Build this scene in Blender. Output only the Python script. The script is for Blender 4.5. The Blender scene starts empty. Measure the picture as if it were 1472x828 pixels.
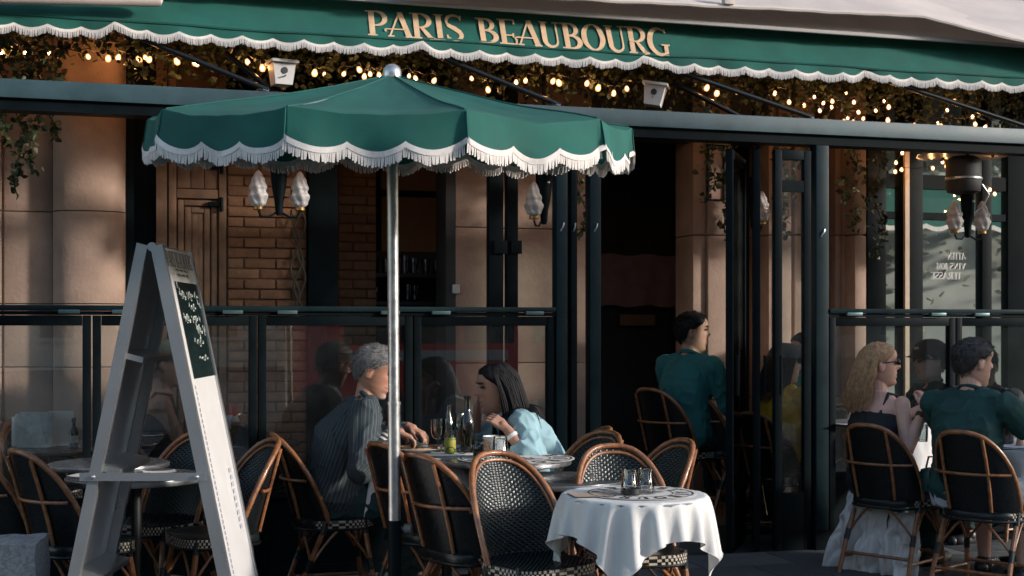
import bpy, bmesh, math, random
import numpy as np
from mathutils import Vector, Matrix, noise, Quaternion

SC = bpy.context.scene
COL = SC.collection
RAD = math.radians
PI = math.pi
# ---------------------------------------------------------------- camera
EYE, FPX, HOR = 1.42, 1900.0, 472.0          # eye height, focal length and horizon row in photo pixels
cam_d = bpy.data.cameras.new('camera'); cam = bpy.data.objects.new('camera', cam_d); COL.objects.link(cam)
cam.location = (0, 0, EYE); cam.rotation_euler = (RAD(90), 0, 0)
cam_d.sensor_width = 36; cam_d.lens = FPX / 1472 * 36; cam_d.shift_y = (HOR - 414) / 1472
cam_d.clip_start = .05; cam_d.clip_end = 400
cam_d.dof.use_dof = True; cam_d.dof.focus_distance = 6.3; cam_d.dof.aperture_fstop = 6.3
SC.camera = cam
# ---------------------------------------------------------------- sky, sun, exposure
SUN_EL, SUN_AZ = 15.5, 75.0                   # azimuth: from -Y (behind the camera) towards +X
sd = Vector((math.sin(RAD(SUN_AZ)) * math.cos(RAD(SUN_EL)), -math.cos(RAD(SUN_AZ)) * math.cos(RAD(SUN_EL)), math.sin(RAD(SUN_EL))))
world = bpy.data.worlds.new('World'); SC.world = world; world.use_nodes = True
wn = world.node_tree; bg = wn.nodes['Background']
sky = wn.nodes.new('ShaderNodeTexSky'); sky.sky_type = 'NISHITA'; sky.sun_disc = False
sky.sun_elevation = RAD(SUN_EL); sky.sun_rotation = math.atan2(sd.x, sd.y)
sky.air_density = 1.0; sky.dust_density = 1.0
wn.links.new(sky.outputs[0], bg.inputs[0]); bg.inputs[1].default_value = .15
sun_d = bpy.data.lights.new('sun', 'SUN'); sun = bpy.data.objects.new('sun', sun_d); COL.objects.link(sun)
sun_d.energy = 2.1; sun_d.angle = RAD(5); sun_d.color = (1, .95, .90)
sun.rotation_euler = sd.to_track_quat('Z', 'Y').to_euler(); sun.location = sd * 30
SC.view_settings.view_transform = 'Standard'; SC.view_settings.look = 'None'
SC.view_settings.exposure = 1.0; SC.view_settings.gamma = 1; SC.view_settings.use_curve_mapping = False
SC.render.engine = 'CYCLES'
cy = SC.cycles; cy.use_denoising = True; cy.max_bounces = 8; cy.transparent_max_bounces = 24
cy.glossy_bounces = 4; cy.transmission_bounces = 8; cy.diffuse_bounces = 4
cy.caustics_reflective = False; cy.caustics_refractive = False; cy.sample_clamp_indirect = 6
rnd = random.Random(7)
# ---------------------------------------------------------------- materials
MATS = {}
def mat(name, col, rough=.6, metal=0., var=0., vs=12., bump=0., bs=60., coat=0., spec=.5, emit=None, es=0., sheen=0., col2=None, wave=None, trl=0., detail=4.):
    if name in MATS: return MATS[name]
    m = bpy.data.materials.new(name); m.use_nodes = True; nt = m.node_tree; b = nt.nodes['Principled BSDF']
    L = nt.links.new
    c = (*col, 1)
    b.inputs['Base Color'].default_value = c; b.inputs['Roughness'].default_value = rough; b.inputs['Metallic'].default_value = metal
    b.inputs['Specular IOR Level'].default_value = spec; b.inputs['Coat Weight'].default_value = coat
    b.inputs['Sheen Weight'].default_value = sheen
    tc = nt.nodes.new('ShaderNodeTexCoord')
    if var or col2:
        n = nt.nodes.new('ShaderNodeTexNoise'); n.inputs['Scale'].default_value = vs; n.inputs['Detail'].default_value = detail; n.inputs['Roughness'].default_value = .6
        L(tc.outputs['Object'], n.inputs['Vector'])
        r = nt.nodes.new('ShaderNodeValToRGB'); r.color_ramp.elements[0].position = .3; r.color_ramp.elements[1].position = .7
        r.color_ramp.elements[0].color = (*[x * (1 - var) for x in col], 1)
        r.color_ramp.elements[1].color = (*(col2 or [min(1, x * (1 + var)) for x in col]), 1)
        L(n.outputs['Fac'], r.inputs['Fac']); out = r.outputs['Color']
        if rough < .95:
            mr = nt.nodes.new('ShaderNodeMapRange'); mr.inputs['To Min'].default_value = max(.02, rough - .12); mr.inputs['To Max'].default_value = min(1, rough + .12)
            L(n.outputs['Fac'], mr.inputs['Value']); L(mr.outputs[0], b.inputs['Roughness'])
    else: out = None
    if wave:      # (axis, period, second colour, share)
        ax, per, c2, sh = wave
        w = nt.nodes.new('ShaderNodeTexWave'); w.wave_type = 'BANDS'; w.bands_direction = ax; w.wave_profile = 'SIN'
        w.inputs['Scale'].default_value = 1 / per * .314159; w.inputs['Distortion'].default_value = .6; w.inputs['Detail'].default_value = 1
        L(tc.outputs['Object'], w.inputs['Vector'])
        r2 = nt.nodes.new('ShaderNodeValToRGB'); r2.color_ramp.elements[0].position = 1 - sh - .08; r2.color_ramp.elements[1].position = 1 - sh + .08
        r2.color_ramp.elements[0].color = (0, 0, 0, 1); r2.color_ramp.elements[1].color = (1, 1, 1, 1)
        L(w.outputs['Fac'], r2.inputs['Fac'])
        mx = nt.nodes.new('ShaderNodeMix'); mx.data_type = 'RGBA'; mx.inputs[7].default_value = (*c2, 1); mx.inputs[6].default_value = c
        L(r2.outputs['Color'], mx.inputs[0])
        if out: L(out, mx.inputs[6])
        out = mx.outputs[2]
    if out: L(out, b.inputs['Base Color'])
    if bump:
        n2 = nt.nodes.new('ShaderNodeTexNoise'); n2.inputs['Scale'].default_value = bs; n2.inputs['Detail'].default_value = 5
        L(tc.outputs['Object'], n2.inputs['Vector'])
        bp = nt.nodes.new('ShaderNodeBump'); bp.inputs['Strength'].default_value = bump; bp.inputs['Distance'].default_value = .01
        L(n2.outputs['Fac'], bp.inputs['Height']); L(bp.outputs[0], b.inputs['Normal'])
    if emit:
        b.inputs['Emission Color'].default_value = (*emit, 1); b.inputs['Emission Strength'].default_value = es
    if trl:       # thin cloth lets some light through
        t = nt.nodes.new('ShaderNodeBsdfTranslucent'); t.inputs[0].default_value = c
        if out: L(out, t.inputs[0])
        ms = nt.nodes.new('ShaderNodeMixShader'); ms.inputs[0].default_value = trl
        o = nt.nodes['Material Output']; L(b.outputs[0], ms.inputs[1]); L(t.outputs[0], ms.inputs[2]); L(ms.outputs[0], o.inputs[0])
    MATS[name] = m
    return m
def glass_mat(name, tint=(.9, .95, .94), k=1.6, rough=0., dirt=0.):
    if name in MATS: return MATS[name]
    m = bpy.data.materials.new(name); m.use_nodes = True; nt = m.node_tree; nt.nodes.remove(nt.nodes['Principled BSDF']); L = nt.links.new
    o = nt.nodes['Material Output']
    t = nt.nodes.new('ShaderNodeBsdfTransparent'); t.inputs[0].default_value = (*tint, 1)
    g = nt.nodes.new('ShaderNodeBsdfGlossy'); g.inputs['Roughness'].default_value = rough
    f = nt.nodes.new('ShaderNodeFresnel'); f.inputs[0].default_value = 1.5
    mu = nt.nodes.new('ShaderNodeMath'); mu.operation = 'MULTIPLY'; mu.use_clamp = True; mu.inputs[1].default_value = k
    ms = nt.nodes.new('ShaderNodeMixShader')
    L(f.outputs[0], mu.inputs[0]); L(mu.outputs[0], ms.inputs[0]); L(t.outputs[0], ms.inputs[1]); L(g.outputs[0], ms.inputs[2])
    last = ms.outputs[0]
    if dirt:
        d = nt.nodes.new('ShaderNodeBsdfDiffuse'); d.inputs[0].default_value = (.7, .7, .68, 1)
        n = nt.nodes.new('ShaderNodeTexNoise'); n.inputs['Scale'].default_value = 5; n.inputs['Detail'].default_value = 8
        tc = nt.nodes.new('ShaderNodeTexCoord'); L(tc.outputs['Object'], n.inputs['Vector'])
        mr = nt.nodes.new('ShaderNodeMapRange'); mr.inputs['From Min'].default_value = .45; mr.inputs['From Max'].default_value = .8; mr.inputs['To Min'].default_value = dirt * .3; mr.inputs['To Max'].default_value = dirt
        L(n.outputs['Fac'], mr.inputs[0])
        m2 = nt.nodes.new('ShaderNodeMixShader'); L(mr.outputs[0], m2.inputs[0]); L(last, m2.inputs[1]); L(d.outputs[0], m2.inputs[2]); last = m2.outputs[0]
    L(last, o.inputs[0]); MATS[name] = m
    return m
def clear_mat(name, col=(1, 1, 1), ior=1.45, rough=0.):
    if name in MATS: return MATS[name]
    m = mat(name, col, rough); b = m.node_tree.nodes['Principled BSDF']; b.inputs['Transmission Weight'].default_value = 1; b.inputs['IOR'].default_value = ior
    return m
# ---------------------------------------------------------------- mesh collector
def frame_along(t):
    t = t.normalized(); up = Vector((0, 0, 1)) if abs(t.z) < .95 else Vector((0, 1, 0))
    a = t.cross(up).normalized(); return a, a.cross(t).normalized()
class MB:
    def __init__(s): s.v = []; s.f = []; s.mi = []
    def add(s, vs, fs, mi=0):
        o = len(s.v); s.v.extend([tuple(p) for p in vs]); s.f.extend([tuple(i + o for i in f) for f in fs]); s.mi.extend([mi] * len(fs)); return s
    def box(s, c, d, R=None, mi=0, bev=0.):
        hx, hy, hz = d[0] / 2, d[1] / 2, d[2] / 2
        if bev:
            bm = bmesh.new(); bmesh.ops.create_cube(bm, size=1)
            for v in bm.verts: v.co = Vector((v.co.x * d[0], v.co.y * d[1], v.co.z * d[2]))
            bmesh.ops.bevel(bm, geom=bm.edges[:], offset=min(bev, .45 * min(d)), segments=2, affect='EDGES', profile=.6)
            bm.verts.index_update()
            vs = [v.co.copy() for v in bm.verts]; fs = [[v.index for v in f.verts] for f in bm.faces]; bm.free()
        else:
            vs = [Vector((x, y, z)) for x in (-hx, hx) for y in (-hy, hy) for z in (-hz, hz)]
            fs = [(0, 1, 3, 2), (4, 6, 7, 5), (0, 4, 5, 1), (2, 3, 7, 6), (0, 2, 6, 4), (1, 5, 7, 3)]
        c = Vector(c)
        return s.add([(R @ p if R else p) + c for p in vs], fs, mi)
    def bb(s, x0, x1, y0, y1, z0, z1, mi=0, bev=0.):
        return s.box(((x0 + x1) / 2, (y0 + y1) / 2, (z0 + z1) / 2), (abs(x1 - x0), abs(y1 - y0), abs(z1 - z0)), None, mi, bev)
    def tube(s, pts, r, n=8, cap=True, mi=0, closed=False):
        pts = [Vector(p) for p in pts]; N = len(pts)
        rs = r if isinstance(r, (list, tuple)) else [r] * N
        vs = []; a = None
        for i, p in enumerate(pts):
            if closed: t = pts[(i + 1) % N] - pts[i - 1]
            else: t = pts[min(i + 1, N - 1)] - pts[max(i - 1, 0)]
            if t.length < 1e-9: t = Vector((0, 0, 1))
            t.normalize()
            if a is None: a, b = frame_along(t)
            else:
                a = a - t * a.dot(t)
                if a.length < 1e-6: a, b = frame_along(t)
                a.normalize(); b = a.cross(t).normalized()
            for k in range(n):
                q = 2 * PI * k / n; vs.append(p + (a * math.cos(q) + b * math.sin(q)) * rs[i])
        fs = []
        for i in range(N if closed else N - 1):
            j = (i + 1) % N
            for k in range(n): fs.append((i * n + k, i * n + (k + 1) % n, j * n + (k + 1) % n, j * n + k))
        if cap and not closed: fs += [tuple(range(n - 1, -1, -1)), tuple((N - 1) * n + k for k in range(n))]
        return s.add(vs, fs, mi)
    def lathe(s, prof, n=20, o=(0, 0, 0), mi=0, R=None, cap=True, lobes=0, lamp=0.):
        o = Vector(o); vs = []; N = len(prof)
        for (r, z) in prof:
            for k in range(n):
                q = 2 * PI * k / n; rr = r * (1 + lamp * math.cos(lobes * q)) if lobes else r
                p = Vector((rr * math.cos(q), rr * math.sin(q), z)); vs.append((R @ p if R else p) + o)
        fs = [(i * n + k, i * n + (k + 1) % n, (i + 1) * n + (k + 1) % n, (i + 1) * n + k) for i in range(N - 1) for k in range(n)]
        if cap: fs += [tuple(range(n - 1, -1, -1)), tuple((N - 1) * n + k for k in range(n))]
        return s.add(vs, fs, mi)
    def ball(s, c, r, n=12, m=8, R=None, mi=0):
        c = Vector(c); r = Vector(r) if not isinstance(r, (int, float)) else Vector((r, r, r)); vs = []
        for i in range(m + 1):
            t = PI * i / m
            for k in range(n):
                q = 2 * PI * k / n; p = Vector((r.x * math.sin(t) * math.cos(q), r.y * math.sin(t) * math.sin(q), -r.z * math.cos(t)))
                vs.append((R @ p if R else p) + c)
        fs = [(i * n + k, i * n + (k + 1) % n, (i + 1) * n + (k + 1) % n, (i + 1) * n + k) for i in range(m) for k in range(n)]
        return s.add(vs, fs, mi)
    def capsule(s, p0, r0, p1, r1, n=12):
        s.tube([p0, p1], [r0, r1], n); s.ball(p0, r0, n, 8); return s.ball(p1, r1, n, 8)
    def prism(s, poly, y0, y1, mi=0, fn=None):       # poly in (x,z); extruded along y
        n = len(poly); vs = [Vector((x, y0, z)) for x, z in poly] + [Vector((x, y1, z)) for x, z in poly]
        if fn: vs = [fn(p) for p in vs]
        fs = [tuple(range(n)), tuple(range(2 * n - 1, n - 1, -1))] + [(i, i + n, (i + 1) % n + n, (i + 1) % n) for i in range(n)]
        return s.add(vs, fs, mi)
    def sheet(s, grid, mi=0, thick=0.):              # grid[i][j] of points
        a, b = len(grid), len(grid[0]); vs = [p for r in grid for p in r]
        fs = [(i * b + j, i * b + j + 1, (i + 1) * b + j + 1, (i + 1) * b + j) for i in range(a - 1) for j in range(b - 1)]
        return s.add(vs, fs, mi)
    def mesh(s, name, mats, smooth=True):
        me = bpy.data.meshes.new(name); me.from_pydata(s.v, [], s.f)
        for m in (mats if isinstance(mats, (list, tuple)) else [mats]): me.materials.append(m)
        if any(s.mi): me.polygons.foreach_set('material_index', s.mi)
        me.validate(); me.update()
        if smooth:
            me.polygons.foreach_set('use_smooth', [True] * len(me.polygons))
            if smooth != 'all':
                try: me.set_sharp_from_angle(angle=RAD(38))
                except Exception: pass
        return me
    def build(s, name, mats, parent=None, smooth=True, loc=None, rz=None, M=None):
        o = bpy.data.objects.new(name, s.mesh(name, mats, smooth)); COL.objects.link(o)
        if parent is not None: o.parent = parent
        if M is not None: o.matrix_local = M
        if loc is not None: o.location = loc
        if rz is not None: o.rotation_euler = (0, 0, rz)
        return o
def tag(o, label=None, cat=None, group=None, kind=None):
    if label: o['label'] = label
    if cat: o['category'] = cat
    if group: o['group'] = group
    if kind: o['kind'] = kind
    return o
def empty(name, loc=(0, 0, 0), rz=0., label=None, cat=None, group=None, M=None):
    o = bpy.data.objects.new(name, None); COL.objects.link(o); o.empty_display_size = .1
    if M is not None: o.matrix_world = M
    else: o.location = loc; o.rotation_euler = (0, 0, rz)
    return tag(o, label, cat, group)
def copy_tree(o, parent=None):
    c = o.copy(); COL.objects.link(c); c.parent = parent
    for ch in KIDS.get(o.name, o.children): copy_tree(ch, c)
    return c
KIDS = {}
def inst(me, name, parent, M=None, loc=None):
    o = bpy.data.objects.new(name, me); COL.objects.link(o); o.parent = parent
    if M is not None: o.matrix_local = M
    if loc is not None: o.location = loc
    return o
def look(f): return math.atan2(-f[0], f[1])           # z-rotation that turns local +Y to direction f
def at(px, Y, z=0.): return Vector(((px - 736) / FPX * Y, Y, z))
def zat(py, Y): return EYE + (HOR - py) * Y / FPX
# ---------------------------------------------------------------- the shop front's own frame: u along it, v into it
P0 = Vector((-2.731, 7.05, 0)); P1 = Vector((1.955, 8.42, 0))
dvec = (P1 - P0).normalized(); ANG = math.atan2(dvec.y, dvec.x)
FM = Matrix.Translation(P0) @ Matrix.Rotation(ANG, 4, 'Z')
def U(px, v=0.):
    k = (px - 736) / FPX
    return (k * (P0.y + v * dvec.x) - P0.x + v * dvec.y) / (dvec.x - k * dvec.y)
def FY(u, v): return P0.y + u * dvec.y + v * dvec.x
def FZ(py, px, v=0.): return zat(py, FY(U(px, v), v))
def fempty(name, u, v, z, label, cat, group=None):
    return empty(name, label=label, cat=cat, group=group, M=FM @ Matrix.Translation((u, v, z)))
# ================================================================ materials used in the setting
m_teal = mat('dark_teal_paint', (.034, .068, .076), .5, var=.25, vs=6, bump=.05, bs=200)
m_black = mat('black_green_paint', (.005, .0085, .010), .5, var=.3, vs=5, bump=.03, bs=150, spec=.05)
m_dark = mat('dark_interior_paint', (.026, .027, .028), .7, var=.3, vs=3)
m_post = mat('deep_teal_paint', (.007, .018, .021), .45, var=.3, vs=6, bump=.04, bs=200, spec=.12)
m_stone = mat('tan_stone', (.33, .222, .165), .85, var=.28, vs=2.6, bump=.3, bs=40, detail=14)
m_joint = mat('stone_joint', (.50, .38, .30), .9, var=.1)
m_brick = [mat('brown_brick_%d' % i, c, .85, var=.25, vs=18, bump=.4, bs=50) for i, c in enumerate([(.19, .092, .046), (.165, .077, .037), (.21, .11, .056)])]
m_mortar = mat('dark_mortar', (.135, .070, .037), .95, var=.2)
m_oldwood = mat('old_brown_wood', (.15, .082, .044), .7, var=.35, vs=9, bump=.3, bs=30)
m_crack = mat('dark_wood_groove', (.04, .022, .014), .9)
m_green = mat('green_awning_cloth', (.011, .106, .083), .85, var=.2, vs=4, bump=.12, bs=260, trl=.12, detail=9)
m_cream = mat('cream_awning_cloth', (.60, .51, .46), .8, var=.08, vs=3, bump=.1, bs=20, trl=.08)
m_fringe = mat('white_fringe', (.68, .62, .57), .9, var=.12, vs=40)
m_letter = mat('peach_letter_cloth', (.66, .44, .27), .9, var=.10, vs=30)
m_asph = mat('dark_asphalt', (.045, .048, .05), .85, var=.3, vs=14, bump=.5, bs=120)
m_glass = glass_mat('window_glass', (.94, .97, .96), 1.2, dirt=.02)
m_glass_s = glass_mat('screen_glass', (.94, .97, .96), 2.3, dirt=.02)
m_leaf = mat('ivy_leaf', (.035, .06, .022), .55, var=.5, vs=14, col2=(.07, .085, .025))
m_leaf2 = mat('street_leaf', (.19, .20, .13), .6, var=.35, vs=4, col2=(.34, .33, .25), trl=.35)
m_vine = mat('vine_stem', (.05, .04, .025), .8)
m_core = mat('lit_filament', (1, .8, .5), .3, emit=(1, .45, .16), es=200)
m_bulb = bpy.data.materials.new('amber_bulb_glass'); m_bulb.use_nodes = True
_n = m_bulb.node_tree; _n.nodes.remove(_n.nodes['Principled BSDF']); _t = _n.nodes.new('ShaderNodeBsdfTransparent'); _e = _n.nodes.new('ShaderNodeEmission')
_e.inputs[0].default_value = (1, .40, .13, 1); _e.inputs[1].default_value = 1.6; _a = _n.nodes.new('ShaderNodeMixShader'); _a.inputs[0].default_value = .55
_n.links.new(_t.outputs[0], _a.inputs[1]); _n.links.new(_e.outputs[0], _a.inputs[2]); _n.links.new(_a.outputs[0], _n.nodes['Material Output'].inputs[0])
m_wire = mat('black_wire', (.01, .01, .01), .6)
m_alu = mat('brushed_aluminium', (.44, .44, .44), .36, .9, var=.18, vs=25, bump=.04, bs=400)
m_white = mat('white_paint', (.50, .48, .46), .6, var=.06)
m_frost = mat('frosted_glass_shade', (.60, .57, .55), .3, var=.08, vs=20, bump=.2, bs=60, trl=.35)
m_brass = mat('old_brass', (.42, .26, .10), .35, .9, var=.2)
m_ochre = mat('ochre_panel', (.24, .14, .075), .8, var=.1, vs=3)
m_shelfglass = glass_mat('shelf_glass', (.82, .84, .86), 3.0, .03)

# ================================================================ ground
g = MB(); g.bb(-120, 120, -120, 140, -.3, 0); tag(g.build('ground', m_asph, smooth=False), kind='structure')
g = MB(); g.bb(-3, 9, 1.25, 6.5, .004, .12); tag(g.build('cafe_floor', mat('dark_cafe_floor', (.05, .045, .04), .5, var=.2), M=FM, smooth=False), kind='structure')
g = MB(); g.bb(U(863), U(1048), .12, 1.245, .004, .15); tag(g.build('entrance_step', MATS['dark_cafe_floor'], M=FM, smooth=False), kind='structure')
# a few paving joints of the terrace, cut as shallow stone slabs
pv = empty('pavement', M=FM); tag(pv, kind='structure')
slab = [mat('pavement_slab_%d' % i, (.055 + .008 * i, .058 + .008 * i, .06 + .008 * i), .75, var=.25, vs=8, bump=.3, bs=80) for i in range(3)]
slab_me = []
for i in range(3):
    b = MB(); b.bb(-.296, .296, -.196, .196, 0, .012, bev=.004); slab_me.append(b.mesh('slab', slab[i]))
for i in range(-3, 17):
    for j in range(0, 8):
        u = i * .6 + (.3 if j % 2 else 0); v = -.2 - j * .4
        if u < -1.6 or u > 7.6: continue
        inst(slab_me[rnd.randrange(3)], 'slab', pv, loc=(u, v, .003 + rnd.random() * .002))

# ================================================================ front timber and glass line (v = 0)
BEAM_T = 2.745
r = fempty('terrace_beam', 0, 0, 0, 'long teal painted beam running over the glass screens', 'beam')
b = MB(); b.bb(-1.0, 8.2, -.06, .06, BEAM_T - .10, BEAM_T, bev=.006); b.build('beam_front', m_teal, r)
b = MB(); b.bb(-1.0, 8.2, -.03, .10, BEAM_T - .16, BEAM_T - .102); b.build('gutter_strip', m_black, r, smooth=False)
RAIL = 1.545
def post(px0, px1, label, z1=BEAM_T - .163, v0=-.04, v1=.05, m=m_post, name='terrace_post', edge=True):
    r = fempty(name, (U(px0) + U(px1)) / 2, 0, 0, label, 'post')
    w = (U(px1) - U(px0)) / 2
    b = MB(); b.bb(-w, w, v0, v1, .0, z1, bev=.006); b.build('shaft', m, r)
    b = MB(); b.bb(-w * 1.25, w * 1.25, v0 - .012, v1 + .012, .003, .14, bev=.005); b.build('foot', m_black, r)
    b = MB(); b.tube([(-w * .3, v0 - .003, 2.0), (w * .1, v0 - .012, 2.03), (w * .3, v0 - .003, 2.05)], .005, 6); b.build('hook', m_alu, r)
    return r
post(1169, 1187, 'slim teal corner post right of the folded glass doors')
post(797, 813, 'teal post at the end of the glass screens beside the umbrella fringe')
post(818, 827, 'narrow black door post in the entrance beside the teal post', m=m_black)
post(845, 861, 'teal door post at the dark entrance opening')
def screen(px0, px1, label, opaque=.50, gl=None):
    u0, u1 = U(px0), U(px1); w = u1 - u0
    r = fempty('glass_screen', u0, 0, 0, label, 'screen', 'glass wind screens of the terrace')
    t = .048
    T = RAIL - .055
    for (a, bb, c, d, nm) in ((.004, t, .02, T, 'stile'), (w - t, w - .004, .02, T, 'stile'), (t + .002, w - t - .002, T - .055, T, 'top_rail'),
                              (t + .002, w - t - .002, opaque - .04, opaque, 'mid_rail'), (t + .002, w - t - .002, .02, .08, 'bottom_rail')):
        b = MB(); b.bb(a, bb, -.025, .025, c, d, bev=.004); b.build(nm, m_black, r)
    b = MB(); b.bb(t - .006, w - t + .006, -.008, .008, .07, opaque - .03); b.build('kick_panel', m_black, r, smooth=False)
    b = MB(); b.bb(t - .006, w - t + .006, -.004, .004, opaque - .01, T - .05); b.build('pane', gl or m_glass_s, r, smooth=False)
    for t_ in (.12, .78):
        b = MB(); b.bb(w * t_, w * t_ + .11, -.058, -.02, RAIL - .045, RAIL - .024, bev=.003); b.build('clip', mat('clip_metal', (.10, .16, .16), .4, .6), r)
    return r
screen(-340, -90, 'glass screen beyond the stone block at the outer end of the terrace'); screen(1560, 1760, 'glass screen beyond the man in dark green at the street corner'); post(1764, 1785, 'teal end post of the terrace at the street corner')
edges = [(-90, 132), (132, 370), (370, 593), (593, 796)]
labs = ['glass screen behind the chairs by the stone block', 'glass screen behind the folding board with the capped diner inside',
        'glass screen behind the man in the striped shirt', 'glass screen behind the dark haired woman, ending at the teal post']
for (a, b_), l in zip(edges, labs): screen(a, b_, l)
screen(1189, 1371, 'glass screen behind the blonde woman', gl=m_glass); screen(1371, 1560, 'glass screen behind the man in the dark green shirt', gl=m_glass)
for (a, b_, l) in ((-350, 796, 'long dark cap rail over the glass screens left of the entrance'), (1188, 1763, 'dark cap rail over the glass screens right of the corner post')):
    r = fempty('cap_rail', U(a), 0, RAIL, l, 'rail'); w = U(b_) - U(a)
    b = MB(); b.bb(0, w, -.05, .05, -.03, 0, bev=.006); b.build('rail_top', m_post, r)
    b = MB(); b.bb(0, w, -.03, .03, -.052, -.032); b.build('rail_channel', m_black, r, smooth=False)

# folded glass door leaves at the right of the entrance
def leaf(u0, v0, u1, v1, label, bars=()):
    a = Vector((u0, v0, 0)); c = Vector((u1, v1, 0)); L = (c - a).length; rz = math.atan2(c.y - a.y, c.x - a.x)
    r = empty('glass_door_leaf', label=label, cat='door', group='folded glass doors at the entrance', M=FM @ Matrix.Translation(a) @ Matrix.Rotation(rz, 4, 'Z'))
    t = .05; T = BEAM_T - .2
    for (p, q, z0, z1, nm) in ((0, t, .02, T, 'stile'), (L - t, L, .02, T, 'stile'), (t + .002, L - t - .002, T - .06, T, 'top_rail'), (t + .002, L - t - .002, .02, .38, 'bottom_panel')):
        b = MB(); b.bb(p, q, -.022, .022, z0, z1, bev=.004); b.build(nm, m_black, r)
    for z in bars:
        b = MB(); b.bb(t + .002, L - t - .002, -.02, .02, z - .07, z); b.build('cross_bar', m_black, r, smooth=False)
    b = MB(); b.bb(t - .006, L - t + .006, -.004, .004, .37, T - .05); b.build('pane', m_glass, r, smooth=False)
    b = MB(); b.tube([(.025, -.05, 1.0), (.025, -.05, 1.25)], .009, 8); b.build('handle', m_black, r)
leaf(U(1050), .02, U(1068, .55), .55, 'first folded glass door leaf beside the dark entrance')
leaf(U(1090), .02, U(1086, .62), .62, 'middle folded glass door leaf, turned edge on')
leaf(U(1112), .0, U(1170) - .03, .0, 'glass door leaf standing between the folded leaves and the corner post', bars=(FZ(260, 1140),))

# ================================================================ back wall of the terrace (v = 1.2)
V = 1.2
CEIL = 3.30
def part_box(name, px0, px1, v0, v1, z0, z1, m, parent, bev=0.):
    b = MB(); b.bb(U(px0, v0), U(px1, v0), v0, v1, z0, z1, bev=bev); return b.build(name, m, parent, smooth=bool(bev))
# stone wall and pilaster with their courses as single blocks
stone = fempty('stone_wall', 0, 0, 0, 'tan stone wall with a broad rounded pilaster behind the hanging ivy', 'wall')
b = MB(); b.bb(U(-160, V), U(181, V), V + .03, V + .35, 0, CEIL); b.build('wall_core', m_joint, stone, smooth=False)
zj = [.0, .62, 1.18, FZ(437, 100, V), FZ(306, 130, V), 2.78, CEIL]
pu0, pu1 = U(76, V), U(180, V)
for i in range(len(zj) - 1):
    z0, z1 = zj[i] + .003, zj[i + 1] - .003
    b = MB(); b.bb(U(-160, V), U(2, V), V - .02, V + .04, z0, z1, bev=.004); b.build('stone_block', m_stone, stone)
    b = MB(); b.bb(U(6, V), U(76, V) - .003, V + .005, V + .04, z0, z1, bev=.003); b.build('stone_block', m_stone, stone)
    n = 14; poly = [(pu0 + (pu1 - pu0) * .5 * (1 - math.cos(PI * k / n)), V - .01 - .15 * math.sin(PI * k / n) ** .75) for k in range(n + 1)] + [(pu1, V + .06), (pu0, V + .06)]
    b = MB(); N = len(poly)
    vs = [Vector((x, y, z0)) for x, y in poly] + [Vector((x, y, z1)) for x, y in poly]
    b.add(vs, [tuple(range(N - 1, -1, -1)), tuple(range(N, 2 * N))] + [(k, (k + 1) % N, (k + 1) % N + N, k + N) for k in range(N)])
    b.build('pilaster_block', m_stone, stone)
# dark door recess next to it
r = fempty('black_side_door', U(181, V), V, 0, 'black painted door recess between the stone pilaster and the old wooden shutter', 'door')
w = U(241, V) - U(181, V)
b = MB(); b.bb(0.002, w - .002, .10, .16, 0, CEIL); b.build('door_panel', m_black, r, smooth=False)
b = MB(); b.bb(0.004, .05, .02, .10, 0, CEIL); b.build('jamb', m_black, r, smooth=False)
b = MB(); b.bb(w - .07, w - .004, .0, .10, 0, CEIL); b.build('jamb', m_oldwood, r, smooth=False)
b = MB(); b.ball((.12, .07, 1.05), .025); b.build('knob', m_brass, r)
# old wooden shutter: nested frames and planks
r = fempty('wooden_shutter', U(242, V), V, 0, 'old cracked brown wooden shutter with nested frames beside the brick wall', 'shutter')
w = U(326, V) - U(242, V)
b = MB(); b.bb(0, w, .03, .2, 0, CEIL); b.build('backing', mat('brown_wood_backing', (.09, .048, .026), .8), r, smooth=False)
zt = FZ(285, 280, V); zb = .35
for (x0, x1, z0, z1, d) in ((.002, .05, .0, CEIL, .0), (w - .05, w - .002, .0, CEIL, .0), (.052, w - .052, zt + .0, zt + .06, .006), (.052, w - .052, 2.62, 2.72, .0), (.052, w - .052, zb - .06, zb, .006)):
    b = MB(); b.bb(x0, x1, d, .07, z0, z1, bev=.006); b.build('frame_board', m_oldwood, r)
for k, ins in enumerate((.06, .105, .15)):
    x0, x1, z0, z1 = ins, w - ins, zb + ins - .05, zt - ins + .05
    for (a, c, e, f) in ((x0, x0 + .036, z0, z1), (x1 - .036, x1, z0, z1), (x0 + .039, x1 - .039, z1 - .036, z1), (x0 + .039, x1 - .039, z0, z0 + .036)):
        if c - a > .01: b = MB(); b.bb(a, c, .012 + .008 * k, .07, e, f, bev=.004); b.build('moulding', m_oldwood, r)
for k in range(3):
    b = MB(); b.bb(.055 + k * (w - .11) / 3 + .002, .055 + (k + 1) * (w - .11) / 3 - .002, .014, .07, zt + .065, 2.615, bev=.004); b.build('plank', m_oldwood, r)
for z in (zt - .05, 2.45):
    b = MB(); b.bb(w - .12, w - .035, -.012, .01, z, z + .03, bev=.004); h_ = b.build('hinge', m_black, r)
    b = MB(); b.tube([(w - .034, -.01, z - .03), (w - .034, -.01, z + .06)], .012, 8); b.build('hinge_pin', m_black, h_)
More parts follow.
